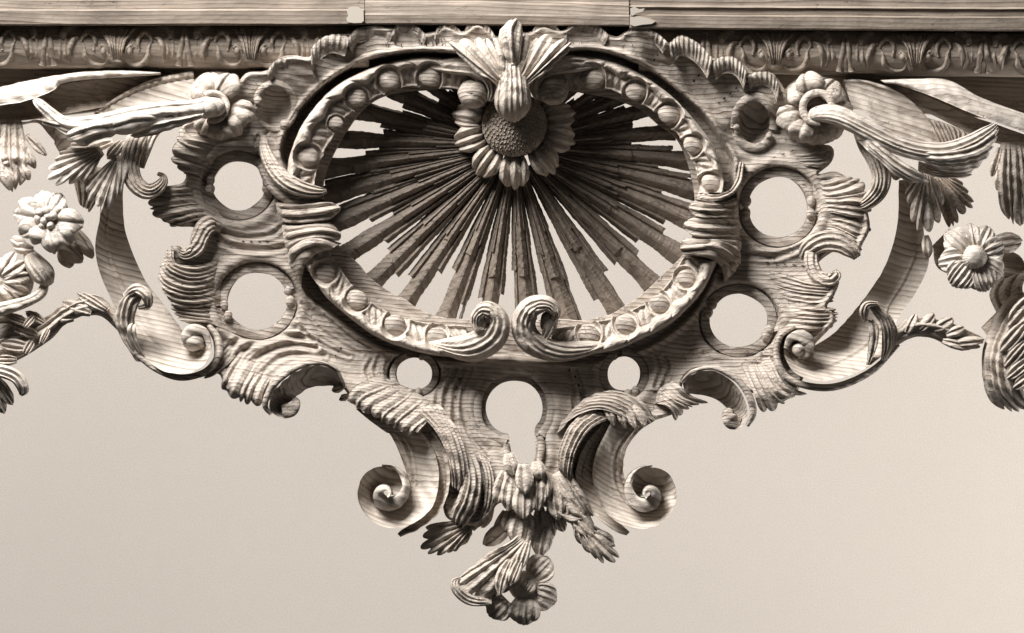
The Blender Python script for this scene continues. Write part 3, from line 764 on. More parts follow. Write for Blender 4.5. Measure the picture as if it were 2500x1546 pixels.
blade([[(1268,190,124),(1284,150,128),(1300,110,122),(1318,86,112)],[(1278,200,112),(1300,165,116),(1320,130,114),(1324,96,104)]], 2, 4, parent=pm, name="leaf_lobe", tipround=.3)
fanleaf((1276,206),[(1352,140),(1398,112),(1392,96),(1352,88),(1326,82),(1306,98)], 120, 104, 5, 16, .2, 8, M_leaf, pm, "leaf_lobe", 16)
fanleaf((1228,206),[(1142,140),(1096,112),(1100,94),(1142,88),(1170,86),(1196,94)], 120, 104, 5, 16, .2, 8, M_leaf, pm, "leaf_lobe", 16)
blade([[(1230,186,122),(1216,150,128),(1206,110,120),(1196,92,110)],[(1240,176,124),(1230,140,130),(1222,110,122),(1212,98,110)]], 1, 3, parent=pm, name="leaf_lobe", dome=6, tipround=.3)

# ------------------------------------------------------------------ folded cuffs left and right of the oval
sweep("scroll", [(638,330,40,8),(648,372,52,15),(668,412,62,20),(700,444,70,22),(740,462,74,19),(776,468,74,13),(796,466,70,5)], M_board, h=0.8, ribs=4, amp=4, thick=60)
sweep("scroll", [(632,400,24,8),(660,450,34,13),(700,482,44,14),(750,492,52,12),(790,482,56,6)], M_board, h=0.6, ribs=2, amp=3, thick=50)
def cuff(curves, ribs, **kw):
    kw.setdefault('thick', 70); kw.setdefault('amp', 7)
    return patch("cuff", curves, M_board, ribs=ribs, env=(0, .15), power=0.7, jit=.3, **kw)
cuff([[(672,492,30),(720,498,58),(780,494,74),(820,492,68)],[(676,515,34),(720,520,66),(780,518,84),(832,508,72)],[(686,540,30),(730,545,58),(785,540,72),(822,528,58)]], 3, tipround=0.15, shear=0.1)
cuff([[(686,548,26),(730,548,52),(780,544,66),(812,540,56)],[(690,575,36),(730,566,66),(790,560,84),(830,568,74)],[(700,612,34),(735,590,58),(785,582,76),(836,592,64)]], 3, tipround=0.1)
cuff([[(706,606,40),(730,590,66),(780,578,80),(834,594,66)],[(704,640,48),(726,612,76),(770,596,90),(810,604,74)],[(734,700,34),(742,656,60),(766,624,72),(806,606,64)]], 2, amp=5)
# right
cuff([[(1716,458,30),(1738,476,52),(1775,470,62),(1796,440,44),(1806,395,30)],[(1700,486,38),(1740,492,66),(1785,480,70),(1812,446,48),(1818,400,30)]], 2, amp=5, dome=4)
cuff([[(1800,480,22),(1770,492,52),(1720,494,70),(1688,488,62)],[(1806,505,26),(1765,512,62),(1715,512,82),(1682,506,70)],[(1806,530,22),(1765,532,54),(1715,532,72),(1690,524,58)]], 3, tipround=.1)
cuff([[(1808,530,22),(1770,530,50),(1720,530,66),(1690,526,58)],[(1812,556,26),(1765,556,60),(1715,556,80),(1668,548,66)],[(1808,582,22),(1765,580,54),(1715,580,74),(1676,572,60)]], 3, tipround=.15)
cuff([[(1812,580,22),(1770,582,50),(1710,582,68),(1672,582,56)],[(1812,606,28),(1770,600,60),(1715,600,80),(1662,604,70)],[(1800,630,28),(1765,622,54),(1720,622,72),(1668,620,60)]], 3)
cuff([[(1770,690,24),(1762,652,50),(1730,630,70),(1678,620,62)],[(1794,668,34),(1782,630,60),(1740,606,84),(1664,608,70)],[(1812,640,26),(1800,608,44),(1760,590,66),(1700,590,60)]], 3)

# ------------------------------------------------------------------ rocaille frills on the outer edges (left)
def rocaille(curves, ribs, amp=6, **kw):
    kw.setdefault('thick', 46); kw.setdefault('notch', 0.09); kw.setdefault('mat', M_board)
    m = kw.pop('mat'); amp = amp*0.72
    return patch("rocaille_frill", curves, m, ribs=ribs, amp=amp, power=0.75, env=(0.02, 0.75), jit=.42, **kw)
rocaille([[(540,345,34),(500,335,48),(460,330,56),(442,300,56)],[(530,370,30),(495,365,50),(455,360,64),(424,345,66)],[(520,395,26),(490,395,46),(458,392,62),(416,385,64)],[(508,420,24),(488,425,40),(468,425,52),(440,425,52)]], 5, shear=0.1)
rocaille([[(505,455,22),(470,450,40),(430,455,60),(398,452,60)],[(508,485,20),(465,482,44),(412,486,70),(362,490,68)],[(530,515,16),(480,510,42),(425,520,66),(374,528,62)],[(550,545,12),(500,535,34),(455,545,52),(420,558,50)]], 7)
sweep("scroll", [(540,552,20,14),(505,548,36,22),(488,575,48,22),(478,606,54,20),(452,622,60,14),(436,614,60,7)], M_board, h=0.5, ribs=4, amp=3.5, thick=50)
rocaille([[(540,620,20),(510,640,42),(470,648,62),(428,640,72),(424,594,66)],[(545,650,16),(505,668,44),(460,672,66),(412,650,76),(404,615,68)],[(540,680,14),(505,695,44),(455,700,68),(405,680,74),(388,648,66)],
          [(540,712,14),(505,722,42),(460,725,64),(412,712,72),(386,686,64)],[(545,745,14),(510,748,38),(470,752,56),(430,748,66),(404,720,60)]], 9, amp=7)
rocaille([[(550,752,16),(515,752,36),(470,752,56),(412,740,62)],[(560,785,18),(520,778,36),(478,772,54),(418,760,60)],[(575,815,18),(540,800,34),(500,788,52),(436,786,58)]], 4, amp=6)
# below the left volute: drooping scalloped edge
rocaille([[(560,840,24),(530,870,42),(500,900,52),(462,922,44)],[(580,860,22),(555,890,46),(530,912,54),(500,928,44)]], 3, notch=.14)
rocaille([[(590,850,18),(560,890,44),(542,925,62),(535,945,54)],[(625,870,18),(595,905,48),(575,945,68),(565,978,54)],[(650,890,20),(625,925,50),(608,955,66),(600,990,54)],[(672,910,26),(650,940,52),(640,970,64),(640,1002,54)]], 5, notch=.16, amp=8)
# lower arcs
def arc_scroll(A, B, ribs=1, **kw):
    kw.setdefault('thick', 40)
    return patch("scroll", [A, B], M_board, ribs=ribs, amp=kw.pop('amp', -7), power=1.0, env=(0, 0.05), jit=0, **kw)
arc_scroll([(838,944,46),(818,908,66),(780,892,78),(738,900,84),(698,925,88),(668,958,90),(658,992,86),(672,1013,80),(695,1022,76)],
           [(832,948,10),(808,942,8),(775,944,4),(748,950,6),(726,965,14),(708,980,30),(696,990,46),(694,1000,58),(700,1008,66)])
sweep("scroll_lip", [(842,946,54,3),(820,903,72,5),(780,886,84,6),(736,893,90,7),(692,918,94,8),(660,952,96,8),(648,990,90,7),(662,1012,84,4)], M_board, h=0.7, thick=30)
sweep("scroll_end", [(690,1004,70,19),(712,1000,74,17),(722,984,74,11),(716,972,66,5)], M_board, h=0.35, thick=60)
arc_scroll([(1668,936,40),(1690,914,62),(1740,905,78),(1785,930,84),(1815,970,88),(1824,1010,84),(1812,1040,78),(1795,1050,74)],
           [(1676,962,8),(1700,964,4),(1735,970,4),(1762,984,10),(1780,1000,24),(1790,1016,40),(1788,1026,52),(1786,1036,62)])
sweep("scroll_lip", [(1664,934,48,3),(1690,908,70,5),(1742,898,84,6),(1794,922,90,8),(1828,966,94,9),(1838,1010,90,8),(1822,1044,80,4)], M_board, h=0.7, thick=30)
sweep("scroll_end", [(1805,1034,66,15),(1786,1028,72,20),(1778,1012,74,15),(1784,998,66,6)], M_board, h=0.35, thick=60)
rocaille([[(1600,985,26),(1620,990,44),(1636,1000,50),(1648,1034,36)],[(1610,950,28),(1640,975,48),(1668,990,46),(1690,1000,32)],[(1640,930,34),(1665,945,46),(1690,968,36),(1742,984,20)]], 6, notch=.22, amp=7)
# right edge rocaille
rocaille([[(1930,370,30),(1970,372,44),(2005,362,50),(2034,352,46)],[(1945,410,26),(1975,405,40),(2005,408,48),(2030,396,44)]], 4, amp=5)
rocaille([[(1978,420,26),(2010,440,44),(2045,432,56),(2072,432,56)],[(1985,455,26),(2020,470,52),(2070,460,70),(2110,440,68)],[(1990,490,24),(2030,495,54),(2080,495,72),(2130,500,66)],[(1992,520,24),(2030,518,50),(2080,530,66),(2122,535,58)]], 7, amp=7)
rocaille([[(1985,535,22),(2030,530,46),(2080,538,64),(2136,558,56)],[(1980,560,20),(2030,552,46),(2075,570,62),(2112,590,54)],[(1970,580,18),(2010,572,40),(2060,590,60),(2108,618,54)]], 5, amp=6)
sweep("scroll", [(1960,640,18,12),(1975,610,34,22),(2010,590,50,26),(2050,592,58,26),(2080,612,62,20),(2096,632,58,8)], M_board, h=0.45, ribs=4, amp=4, thick=50)
sweep("scroll", [(1985,606,40,16),(1982,640,44,18),(1996,672,50,18),(2024,684,58,17),(2042,672,62,13),(2040,660,60,5)], M_board, h=0.5, ribs=3, amp=3.5, thick=50)
rocaille([[(1880,660,14),(1930,672,34),(1985,690,54),(2052,690,62)],[(1885,690,14),(1935,705,36),(1990,712,56),(2044,716,60)],[(1895,725,14),(1940,735,36),(1990,742,54),(2036,738,56)]], 6, amp=6)
rocaille([[(1900,745,16),(1945,745,38),(1995,750,58),(2046,750,60)],[(1900,775,18),(1940,775,40),(1990,778,58),(2050,775,58)],[(1890,810,20),(1925,805,38),(1970,808,52),(2030,806,52)]], 5, amp=7, notch=.12)
rocaille([[(1870,850,20),(1890,890,46),(1920,940,58),(1990,965,46)],[(1850,870,22),(1870,910,50),(1900,955,62),(1945,972,50)],[(1830,880,30),(1848,925,56),(1868,965,64),(1890,1008,52)],[(1810,890,40),(1830,935,62),(1845,975,70),(1858,1015,56)]], 5, notch=.15, amp=8)

# ------------------------------------------------------------------ big volutes at the bottom
VR = [128, 101, 84, 73, 71, 72, 69, 67, 58, 49, 43, 37, 31, 26, 22, 18, 14, 10, 6]       # outer edge radius every 45 degrees
def volute(c, sg, leadA, leadB, band):
    def rad(t): return float(np.interp(t, np.arange(len(VR))*45.0, VR))
    def pt(t, r, d): return (c[0]+sg*r*cos(radians(t)), c[1]+r*sin(radians(t)), d)
    ts = list(np.arange(10, 371, 24.0))
    dA = lambda t: float(np.interp(t, [0, 60, 120, 200, 270, 360], [60, 84, 94, 74, 62, 66]))
    A = leadA+[pt(t, rad(t), dA(t)) for t in ts]
    B = leadB+[pt(t, rad(t+360)-3, float(np.interp(t, [0, 90, 180, 270, 360], [10, 22, 24, 30, 56]))) for t in ts]
    o = patch("volute", [A, B], M_str, thick=46, cell=2.8,
              fn=lambda U, V, P: -8*np.sin(pi*V)+4*np.exp(-(V/0.05)**2)+(3.2*np.exp(-((V-0.62)/0.04)**2)+3.2*np.exp(-((V-0.80)/0.04)**2)-2*np.exp(-((V-0.71)/0.03)**2))*sm(0.62, 0.40, U))
    ts = list(np.arange(262, 801, 18.0))
    A = [pt(t, rad(t), float(np.interp(t, [262, 360, 540, 800], [64, 72, 92, 112]))) for t in ts]
    B = [pt(t, (rad(t)-3)*(1-sm(262, 430, t))+rad(min(t+330, 800))*0.8*sm(262, 430, t), float(np.interp(t, [262, 360, 540, 800], [66, 80, 104, 114]))) for t in ts]
    patch("volute_core", [A, B], M_str, o, thick=70, cell=2.8, taper_back=1.0, fn=lambda U, V, P: 6*np.sin(pi*V)**0.7)
    patch("volute_band", band, M_str, None, thick=46, cell=3, fn=lambda U, V, P: -8*np.sin(pi*V)+5*np.exp(-(V/0.08)**2)+2.5*np.exp(-((V-.3)/0.05)**2))
    return o
volute((942,1205), 1, [(985,1012,30),(1030,1058,44),(1060,1104,52),(1072,1158,56)], [(884,1006,30),(925,1040,34),(956,1068,34),(980,1116,24),(995,1152,12)],
       [[(1020,1012,40),(1055,1045,50),(1088,1096,56),(1101,1150,60),(1096,1208,62),(1070,1258,70),(1030,1288,76),(1000,1304,66),(976,1310,56)],[(975,1018,20),(1020,1060,26),(1048,1108,26),(1060,1158,28),(1056,1207,30),(1034,1246,40),(1004,1280,50),(984,1292,46),(970,1304,48)]])
volute((1583,1207), -1, [(1500,1022,30),(1480,1056,46),(1456,1104,54),(1446,1160,58)], [(1600,1028,34),(1566,1050,34),(1534,1090,26),(1522,1138,14),(1524,1170,12)],
       [[(1471,1032,46),(1428,1084,56),(1406,1140,60),(1408,1188,62),(1430,1240,68),(1470,1278,74),(1506,1300,66),(1530,1308,56)],[(1502,1040,24),(1470,1104,26),(1458,1160,28),(1470,1210,30),(1496,1250,38),(1516,1278,48),(1528,1290,46),(1538,1300,48)]])
# inner shaded bands beside the volutes
patch("volute_band", [[(954,1062,14),(975,1110,14),(990,1152,16),(1000,1190,20)],[(985,1060,4),(1008,1110,4),(1020,1152,6),(1020,1190,10)]], M_str, thick=30)
patch("volute_band", [[(1564,1044,14),(1533,1090,14),(1521,1138,16),(1528,1180,20)],[(1530,1050,4),(1506,1095,4),(1496,1140,6),(1506,1185,10)]], M_str, thick=30)
# leafy crest over the left volute
blade([[(925,915,18),(890,930,44),(858,950,62),(846,982,56)],[(965,935,22),(930,960,50),(900,985,70),(893,1012,62)],[(1000,950,24),(970,985,54),(945,1012,74),(938,1038,66)],
       [(1035,970,26),(1008,1005,58),(985,1032,76),(977,1054,68)],[(1062,995,28),(1042,1030,60),(1022,1052,76),(1012,1070,68)]], 9, 4, M_board, env=(0, .7), thick=34, notch=.13, jit=.45, shear=.12)
blade([[(868,1000,30),(905,1030,40),(950,1062,44)],[(890,985,26),(940,1010,36),(1000,1050,40)]], 1, 2, M_board, thick=40)
lobe((838,944),(808,956), 10, M_board, d0=20, d1=22); lobe((850,965),(826,978), 8, M_board, d0=20, d1=20)
# long flutes between keyhole board and left volute band
blade([[(1012,1000,50),(1060,1048,70),(1090,1105,76),(1100,1150,76),(1103,1190,68)],[(1040,990,50),(1090,1050,72),(1112,1110,80),(1120,1160,78),(1118,1200,68)],[(1072,985,42),(1116,1048,62),(1140,1110,70),(1144,1165,68),(1136,1206,58)]], 5, 5, M_board, env=(0, .1), thick=50, notch=.05, dome=3)
blade([[(1112,1120,56),(1128,1165,70),(1118,1212,76),(1104,1240,74),(1102,1268,64)],[(1135,1110,58),(1152,1165,74),(1142,1222,80),(1124,1258,74),(1114,1286,62)],[(1160,1105,50),(1176,1165,64),(1168,1230,70),(1148,1268,64),(1130,1294,54)]], 4, 5, M_board, env=(0, .1), thick=50, notch=.12, dome=3)
blade([[(1168,1110,40),(1184,1160,54),(1182,1220,60),(1164,1268,58),(1140,1298,48)],[(1190,1120,34),(1206,1170,46),(1204,1225,52),(1186,1270,48),(1158,1298,40)]], 3, 4, M_board, env=(0, .1), thick=40, notch=.08, dome=3)
blade([[(1492,1022,58),(1444,1048,72),(1410,1098,78),(1398,1145,74),(1392,1180,64)],[(1466,1008,54),(1416,1044,70),(1388,1098,76),(1380,1142,72),(1382,1172,62)],[(1430,1000,44),(1388,1045,58),(1366,1095,62),(1364,1135,58),(1370,1160,50)]], 5, 5, M_board, env=(0, .1), thick=50, notch=.08, dome=3)
blade([[(1366,1120,50),(1384,1175,60),(1412,1225,66),(1444,1272,58)],[(1388,1120,52),(1404,1170,64),(1430,1215,70),(1456,1262,60)]], 2, 4, M_board, env=(0, .1), thick=40, dome=3, tipround=.2)
blade([[(1360,1060,34),(1400,1020,56),(1460,1000,70),(1520,1018,70),(1562,1046,52)],[(1372,1030,30),(1420,990,50),(1480,975,60),(1540,995,60),(1585,1040,46)],[(1400,1000,22),(1440,970,38),(1500,955,46),(1560,975,48),(1612,1028,38)]], 6, 4, M_board, thick=30, shear=.2, notch=.1)
for p0, p1, w in [((1470,985),(1500,1040),11),((1495,985),(1528,1046),11),((1520,990),(1552,1050),11),((1545,990),(1576,1044),11)]:
    lobe(p0, p1, w, M_board, d0=54, d1=66, ribs=2, amp=3, bend=-5)
# dangling leaves below the volutes
fanleaf((1158,1278),[(1040,1280),(1026,1304),(1022,1332),(1034,1354),(1062,1362),(1094,1352),(1114,1346),(1138,1318)], 34, 40, 8, 12, .2, 6)
fanleaf((1404,1272),[(1480,1300),(1504,1332),(1514,1358),(1510,1376),(1474,1380),(1452,1366),(1424,1340),(1404,1316)], 34, 38, 8, 12, .2, 6)
lobe((1455,1300),(1500,1330), 16, M_leaf, d0=46, d1=44)

# ------------------------------------------------------------------ feathered cascade
b4 = lambda p: (950+p[0]*0.295, 1100+p[1]*0.295)
rows = [ # root, tip, half width, depth
 ((1350,470),(1410,650),20,14),((1250,470),(1245,690),13,22),((1290,600),(1240,885),20,34),((1020,490),(955,672),14,26),((1000,620),(775,790),17,24),((1120,520),(1075,795),25,46),
 ((1430,300),(1470,590),12,46),((1350,230),(1400,580),19,52),((1380,180),(1560,470),15,50),((1420,300),(1620,560),16,50),((1500,470),(1690,720),19,48),((1290,180),(1300,410),12,60),((1225,220),(1220,508),18,64),((960,170),(885,445),14,56),((1020,210),(985,505),19,62),((1115,300),(1112,566),22,70),
 ((990,20),(1025,212),15,62),((1110,110),(1128,364),17,78),((1215,90),(1250,242),15,68)]
for a, b, w, d in rows:
    lobe(b4(a), b4(b), w*1.3, M_leaf, d0=d-10, d1=d, ribs=2 if w < 18 else 3, amp=4.5, dome=1.5, bulge=6)
for p0, p1, w, d in [((1200,1235),(1176,1292),14,26),((1235,1250),(1210,1318),16,20),((1330,1250),(1350,1318),18,30),((1362,1262),(1378,1300),14,34),((1290,1262),(1318,1330),18,28),((1262,1255),(1256,1330),20,36),((1180,1210),(1160,1268),12,36)]:
    lobe(p0, p1, w, M_leaf, d0=d, d1=d-6, ribs=3, amp=4, dome=1, bulge=4)
# pendant leaf and blossom
pd = fanleaf((1280,1318),[(1186,1364),(1152,1386),(1136,1402),(1112,1418),(1108,1442),(1128,1462),(1156,1474),(1194,1474),(1230,1456),(1252,1432)], 52, 50, 8, 18, .2, 5)
lobe(b4((1120,780)), b4((800,900)), 15, M_leaf, d0=40, d1=34); lobe(b4((1080,850)), b4((690,985)), 19, M_leaf, d0=52, d1=44, ribs=3)
lobe(b4((1150,760)), b4((1060,1010)), 15, M_leaf, d0=60, d1=66, ribs=3); lobe(b4((1090,900)), b4((1000,1120)), 14, M_leaf, d0=66, d1=74, ribs=3)
lobe(b4((1010,900)), b4((910,1200)), 18, M_leaf, d0=62, d1=70, ribs=3, bend=6)
sweep("leaf_curl", [(1200,1470,52,10),(1150,1466,56,14),(1118,1444,60,13),(1110,1422,58,9),(1122,1414,50,4)], M_leaf, h=0.6, ribs=3, amp=3)
pf = blob("pendant_blossom", (1280,1432,34), (40, 38, 22), M_leaf)
for (zx, zy, rx, ry, ang, dp) in [((1250),980,31,32,-45,18),(1280,1210,30,29,25,22),(1120,1312,33,28,95,26),(912,1300,30,30,135,20),(1140,1090,18,30,-60,30)]:
    q = b4((zx, zy))
    k = radians(ang); bx = q[0]-cos(k)*rx*1.0; by = q[1]-sin(k)*ry*1.0
    petal((bx, by, dp+16), ang, 4, rx*2.15, rx*1.25, 8, -4, M_leaf, pf, ribs=5, amp=2, bulge=9, notch=.03, tipround=.6)

# ------------------------------------------------------------------ aprons, braces, panels at the upper corners
def slab(name, A, B, mat, thick=30, fn=None, **kw): return patch(name, [A, B], mat, thick=thick, fn=fn, **kw)
slab("brace", [(-40,222,60),(60,198,70),(180,178,74),(290,172,66),(390,176,50)], [(-40,262,70),(60,248,84),(130,222,84),(170,200,76),(390,182,52)], M_arm, 40, fn=lambda U, V, P: 5*np.sin(pi*V))
slab("apron_panel", [(-40,262,30),(60,248,34),(150,205,30),(300,188,18),(400,185,6)], [(-40,300,46),(60,292,50),(130,282,52),(240,262,40),(440,215,10)], M_frieze, 50, fn=lambda U, V, P: -12*np.sin(pi*V))
slab("apron_panel", [(-40,292,30),(40,296,36),(90,292,38),(130,296,30)], [(-40,330,10),(40,305,18),(90,300,20),(130,345,16)], M_frieze, 40)
slab("corner_panel", [(225,275,34),(300,225,40),(380,190,42),(470,172,40)], [(250,290,44),(320,282,50),(400,278,54),(480,262,54)], M_str, 40, fn=lambda U, V, P: 3*np.exp(-((V-0.10)/0.05)**2)*(1+0.8*np.sin(U*90))-4*np.exp(-((V-.17)/.03)**2)-5*np.sin(pi*V))
slab("brace", [(2150,195,56),(2240,192,68),(2316,196,74),(2400,240,74),(2540,290,62)], [(2180,202,56),(2263,231,78),(2362,274,86),(2428,298,84),(2540,338,70)], M_arm, 40, fn=lambda U, V, P: 5*np.sin(pi*V))
slab("apron_panel", [(2080,192,30),(2180,206,34),(2270,236,34),(2362,278,34),(2440,304,30),(2540,340,24)], [(2060,196,18),(2190,240,26),(2280,280,30),(2360,320,36),(2420,345,40),(2540,370,34)], M_frieze, 50, fn=lambda U, V, P: -8*np.sin(pi*V))
slab("corner_panel", [(2060,192,40),(2120,196,44),(2200,226,42),(2266,286,38),(2304,354,34)], [(2080,260,54),(2120,280,54),(2160,320,52),(2200,345,50),(2290,365,44)], M_str, 40, fn=lambda U, V, P: 4*np.exp(-((V-0.06)/0.05)**2)-5*np.sin(pi*V))
patch("ribbed_panel", [[(2262,285,34),(2280,320,36),(2296,354,36)],[(2310,300,40),(2325,330,42),(2330,352,42)],[(2370,325,46),(2375,335,46),(2350,350,46)]], M_up, ribs=9, amp=6, power=0.8, thick=30, jit=.1)

# ------------------------------------------------------------------ stems and blossoms at the upper corners
def disc_flower(c, R, cup, spec, d):
    o = blob("blossom", (c[0], c[1], d-26), (R, R, 20), M_leaf, nu=48)
    for an, r0, r1, w, d1 in spec:
        petal((c[0]+6*sin(an), c[1]+5*cos(an), d+6*sin(an*2.3)), an+7*sin(an), r0, r1*(1+0.07*sin(an*1.7)), w*(1+.12*sin(an*3.1)), 6, d1-3+6*sin(an*5), M_leaf, o, ribs=2, amp=3, bulge=14+(an*7) % 13, notch=.05, tipround=.6, jit=.5, dome=5)
    th = np.linspace(0, 2*pi, 26)[:-1]
    return o
lf = disc_flower((528,258), 86, 0, [(215,28,78,30,-4),(262,28,86,32,2),(312,28,88,34,0),(8,32,90,32,4),(50,34,92,28,0),(88,36,84,26,-8),(125,36,80,26,-14)], 60)
sweep("flower_cup", [(520+34*cos(a), 262+34*sin(a), 92+6*sin(a*2), 8) for a in np.linspace(-2.2, 1.9, 14)], M_leaf, lf, h=0.8)
stem = sweep("stem", [(546,262,98,12),(536,263,104,22),(505,264,112,25),(470,270,122,24),(400,276,134,24),(330,288,136,26),(270,302,132,26),(210,310,126,24),(160,304,122,19),(125,278,120,15),(100,256,116,13),(88,244,110,6)], M_arm, h=0.85, ribs=3, amp=3, thick=22, power=1.0)
blob("stem_knob", (506,264,112), (32,27,24), M_arm, stem)
blade([[(500,278,140),(440,288,150),(380,300,150),(330,320,140)],[(490,290,134),(440,300,140),(380,318,138),(320,334,128)],[(470,296,124),(420,310,128),(370,330,124),(300,338,116)]], 3, 4.5, M_arm, parent=stem, notch=.1, tipround=.3, dome=5, name="leaf_lobe")
blade([[(395,280,146),(340,276,158),(300,280,158),(266,292,146)],[(400,296,142),(345,300,158),(300,312,156),(272,322,140)],[(395,310,128),(350,322,138),(320,332,134),(290,334,122)]], 2, 4.5, M_arm, parent=stem, notch=.06, tipround=.3, dome=5, name="leaf_lobe")
blade([[(290,300,142),(240,300,152),(190,312,148),(156,322,134)],[(292,316,136),(240,322,148),(195,338,142),(166,344,128)],[(285,330,122),(245,342,128),(215,352,122),(190,352,112)]], 3, 4.5, M_arm, parent=stem, notch=.1, tipround=.3, dome=5, name="leaf_lobe")
blade([[(200,302,136),(150,300,140),(118,292,134),(100,288,124)],[(200,316,128),(155,316,130),(125,310,124),(105,304,114)]], 2, 4, M_arm, parent=stem, name="leaf_lobe")

rf = disc_flower((1990,268), 88, 0, [(215,30,84,32,0),(268,30,92,34,4),(318,34,88,32,0),(2,40,92,30,-4),(168,34,92,34,4),(124,36,90,30,2),(84,36,98,34,0),(45,36,80,28,-10)], 60)
sweep("flower_cup", [(1995+36*cos(a), 264+36*sin(a), 96+5*cos(a), 10) for a in np.linspace(1.4, 6.2, 16)], M_leaf, rf, h=0.8)
blob("flower_cup", (1996,266,66), (30,30,12), M_frieze, rf)
stem2 = sweep("stem", [(1980,284,84,8),(1990,280,96,18),(2030,280,110,24),(2075,298,118,25),(2120,322,122,25),(2170,348,124,24),(2230,368,126,24),(2300,374,126,25),(2360,356,124,24),(2405,330,120,20),(2430,308,112,10)], M_arm, h=0.8, ribs=5, amp=3.5, thick=24, power=0.9)
blade([[(2120,335,138),(2170,375,144),(2215,405,144),(2262,425,132)],[(2105,345,132),(2160,392,138),(2205,425,138),(2268,450,124)],[(2090,345,120),(2140,390,126),(2185,430,124),(2240,455,114)]], 4, 5, M_arm, parent=stem2, tipround=.3, name="leaf_lobe")
blade([[(2230,370,142),(2300,372,150),(2370,356,146),(2432,312,130)],[(2240,388,140),(2310,392,150),(2380,378,144),(2430,345,128)],[(2260,402,126),(2320,412,134),(2380,402,126),(2405,388,114)],[(2280,412,106),(2320,426,112),(2360,424,108),(2380,405,100)]], 6, 5, M_arm, parent=stem2, notch=.1, name="leaf_lobe")
blade([[(2240,395,114),(2290,410,120),(2340,405,118),(2378,408,104)],[(2240,420,102),(2290,435,110),(2340,436,110),(2372,430,98)]], 4, 5, M_leaf, parent=stem2, notch=.15, name="leaf_lobe")
# far-corner hanging leaves
def hang(cx, y0, y1, w, d, lean=0, ribs=5, sd=1):
    g = []
    for s in (-1, -.5, 0, .5, 1):
        g.append([(cx+s*w*0.7, y0, d), (cx+s*w+lean*0.3, y0+(y1-y0)*0.4, d+10), (cx+s*w*0.95+lean*0.7, y0+(y1-y0)*0.75, d+12), (cx+s*w*0.6+lean, y1-abs(s)*20, d)])
    o = blade(g, ribs, 6, M_leaf, name="leaf", notch=.12, seed=sd)
    return o
hl = hang(20,290,470,42,40,8)
lobe((62,330),(112,380), 11, M_leaf, hl, d0=44, d1=40); lobe((58,360),(84,412), 12, M_leaf, hl, d0=44, d1=42); lobe((50,400),(70,440), 12, M_leaf, hl, d0=48, d1=46); lobe((8,400),(25,466), 16, M_leaf, hl, d0=54, d1=54)
for q in ((10,386,9),(36,386,9),(14,398,8),(22,428,7)): blob("bead", (q[0], q[1], 58), (q[2], q[2], q[2]), M_leaf, hl)
hr = hang(2475,345,555,42,40,10,5,4)
lobe((2445,360),(2424,432), 12, M_leaf, hr, d0=40, d1=34); lobe((2450,400),(2438,466), 13, M_leaf, hr, d0=40, d1=36); lobe((2470,450),(2456,508), 13, M_leaf, hr, d0=44, d1=40); lobe((2490,470),(2494,552), 18, M_leaf, hr, d0=50, d1=48)

# ------------------------------------------------------------------ stretcher bands with volutes
def fn_str(U, V, P): return -10*np.sin(pi*V)+3*np.exp(-((V-0.42)/0.035)**2)-2*np.exp(-((V-.35)/.03)**2)
st1 = patch("stretcher", [[(240,440,56),(242,519,30),(228,600,10),(240,668,4),(274,744,14),(310,822,44),(350,872,70),(400,905,90),(456,912,98),(500,890,98),(516,850,90),(508,815,84),(486,797,80)],
                   [(300,440,40),(297,490,22),(303,570,-2),(345,676,-10),(388,735,-4),(434,796,10),(440,815,20),(446,832,34),(455,842,52),(466,842,56),(472,834,60),(472,826,64),(468,820,68)]],
      M_str, fn=fn_str, thick=40, cell=3)
sweep("volute_core", [(512,850,80,5),(500,812,84,10),(470,806,86,15),(456,824,84,14),(460,838,80,8)], M_str, st1, h=0.3, thick=30)
blob("volute_core", (474,832,66), (30,26,24), M_str, st1, nu=40)
sweep("stretcher_edge", [(300,800,50,4),(330,858,66,7),(380,900,74,8),(440,922,74,8),(500,908,70,8),(532,870,62,9),(530,825,54,8),(505,790,50,5)], M_board, st1, h=0.8, thick=40)
st2 = patch("stretcher", [[(2262,440,60),(2258,560,30),(2272,640,8),(2240,715,4),(2195,780,20),(2180,840,50),(2120,895,76),(2040,926,94),(1980,928,98),(1935,905,92),(1914,865,76),(1922,828,76),(1950,812,76)],
                   [(2196,440,44),(2194,550,16),(2166,648,-6),(2112,732,-10),(2048,806,0),(1996,842,20),(1984,850,32),(1978,862,50),(1968,872,54),(1956,872,58),(1950,862,62),(1954,850,64),(1960,848,66)]],
      M_str, fn=fn_str, thick=40, cell=3)
sweep("volute_core", [(1918,850,78,5),(1930,826,84,10),(1955,820,88,15),(1974,838,86,16),(1968,862,82,11),(1955,872,76,5)], M_str, st2, h=0.3, thick=30)
blob("volute_core", (1952,852,70), (20,18,20), M_str, st2, nu=40)
sweep("stretcher_edge", [(2196,842,50,4),(2130,905,64,8),(2050,942,72,9),(1980,944,72,9),(1920,920,70,8),(1896,868,66,8),(1906,820,60,7),(1945,796,54,4)], M_board, st2, h=0.8, thick=40)
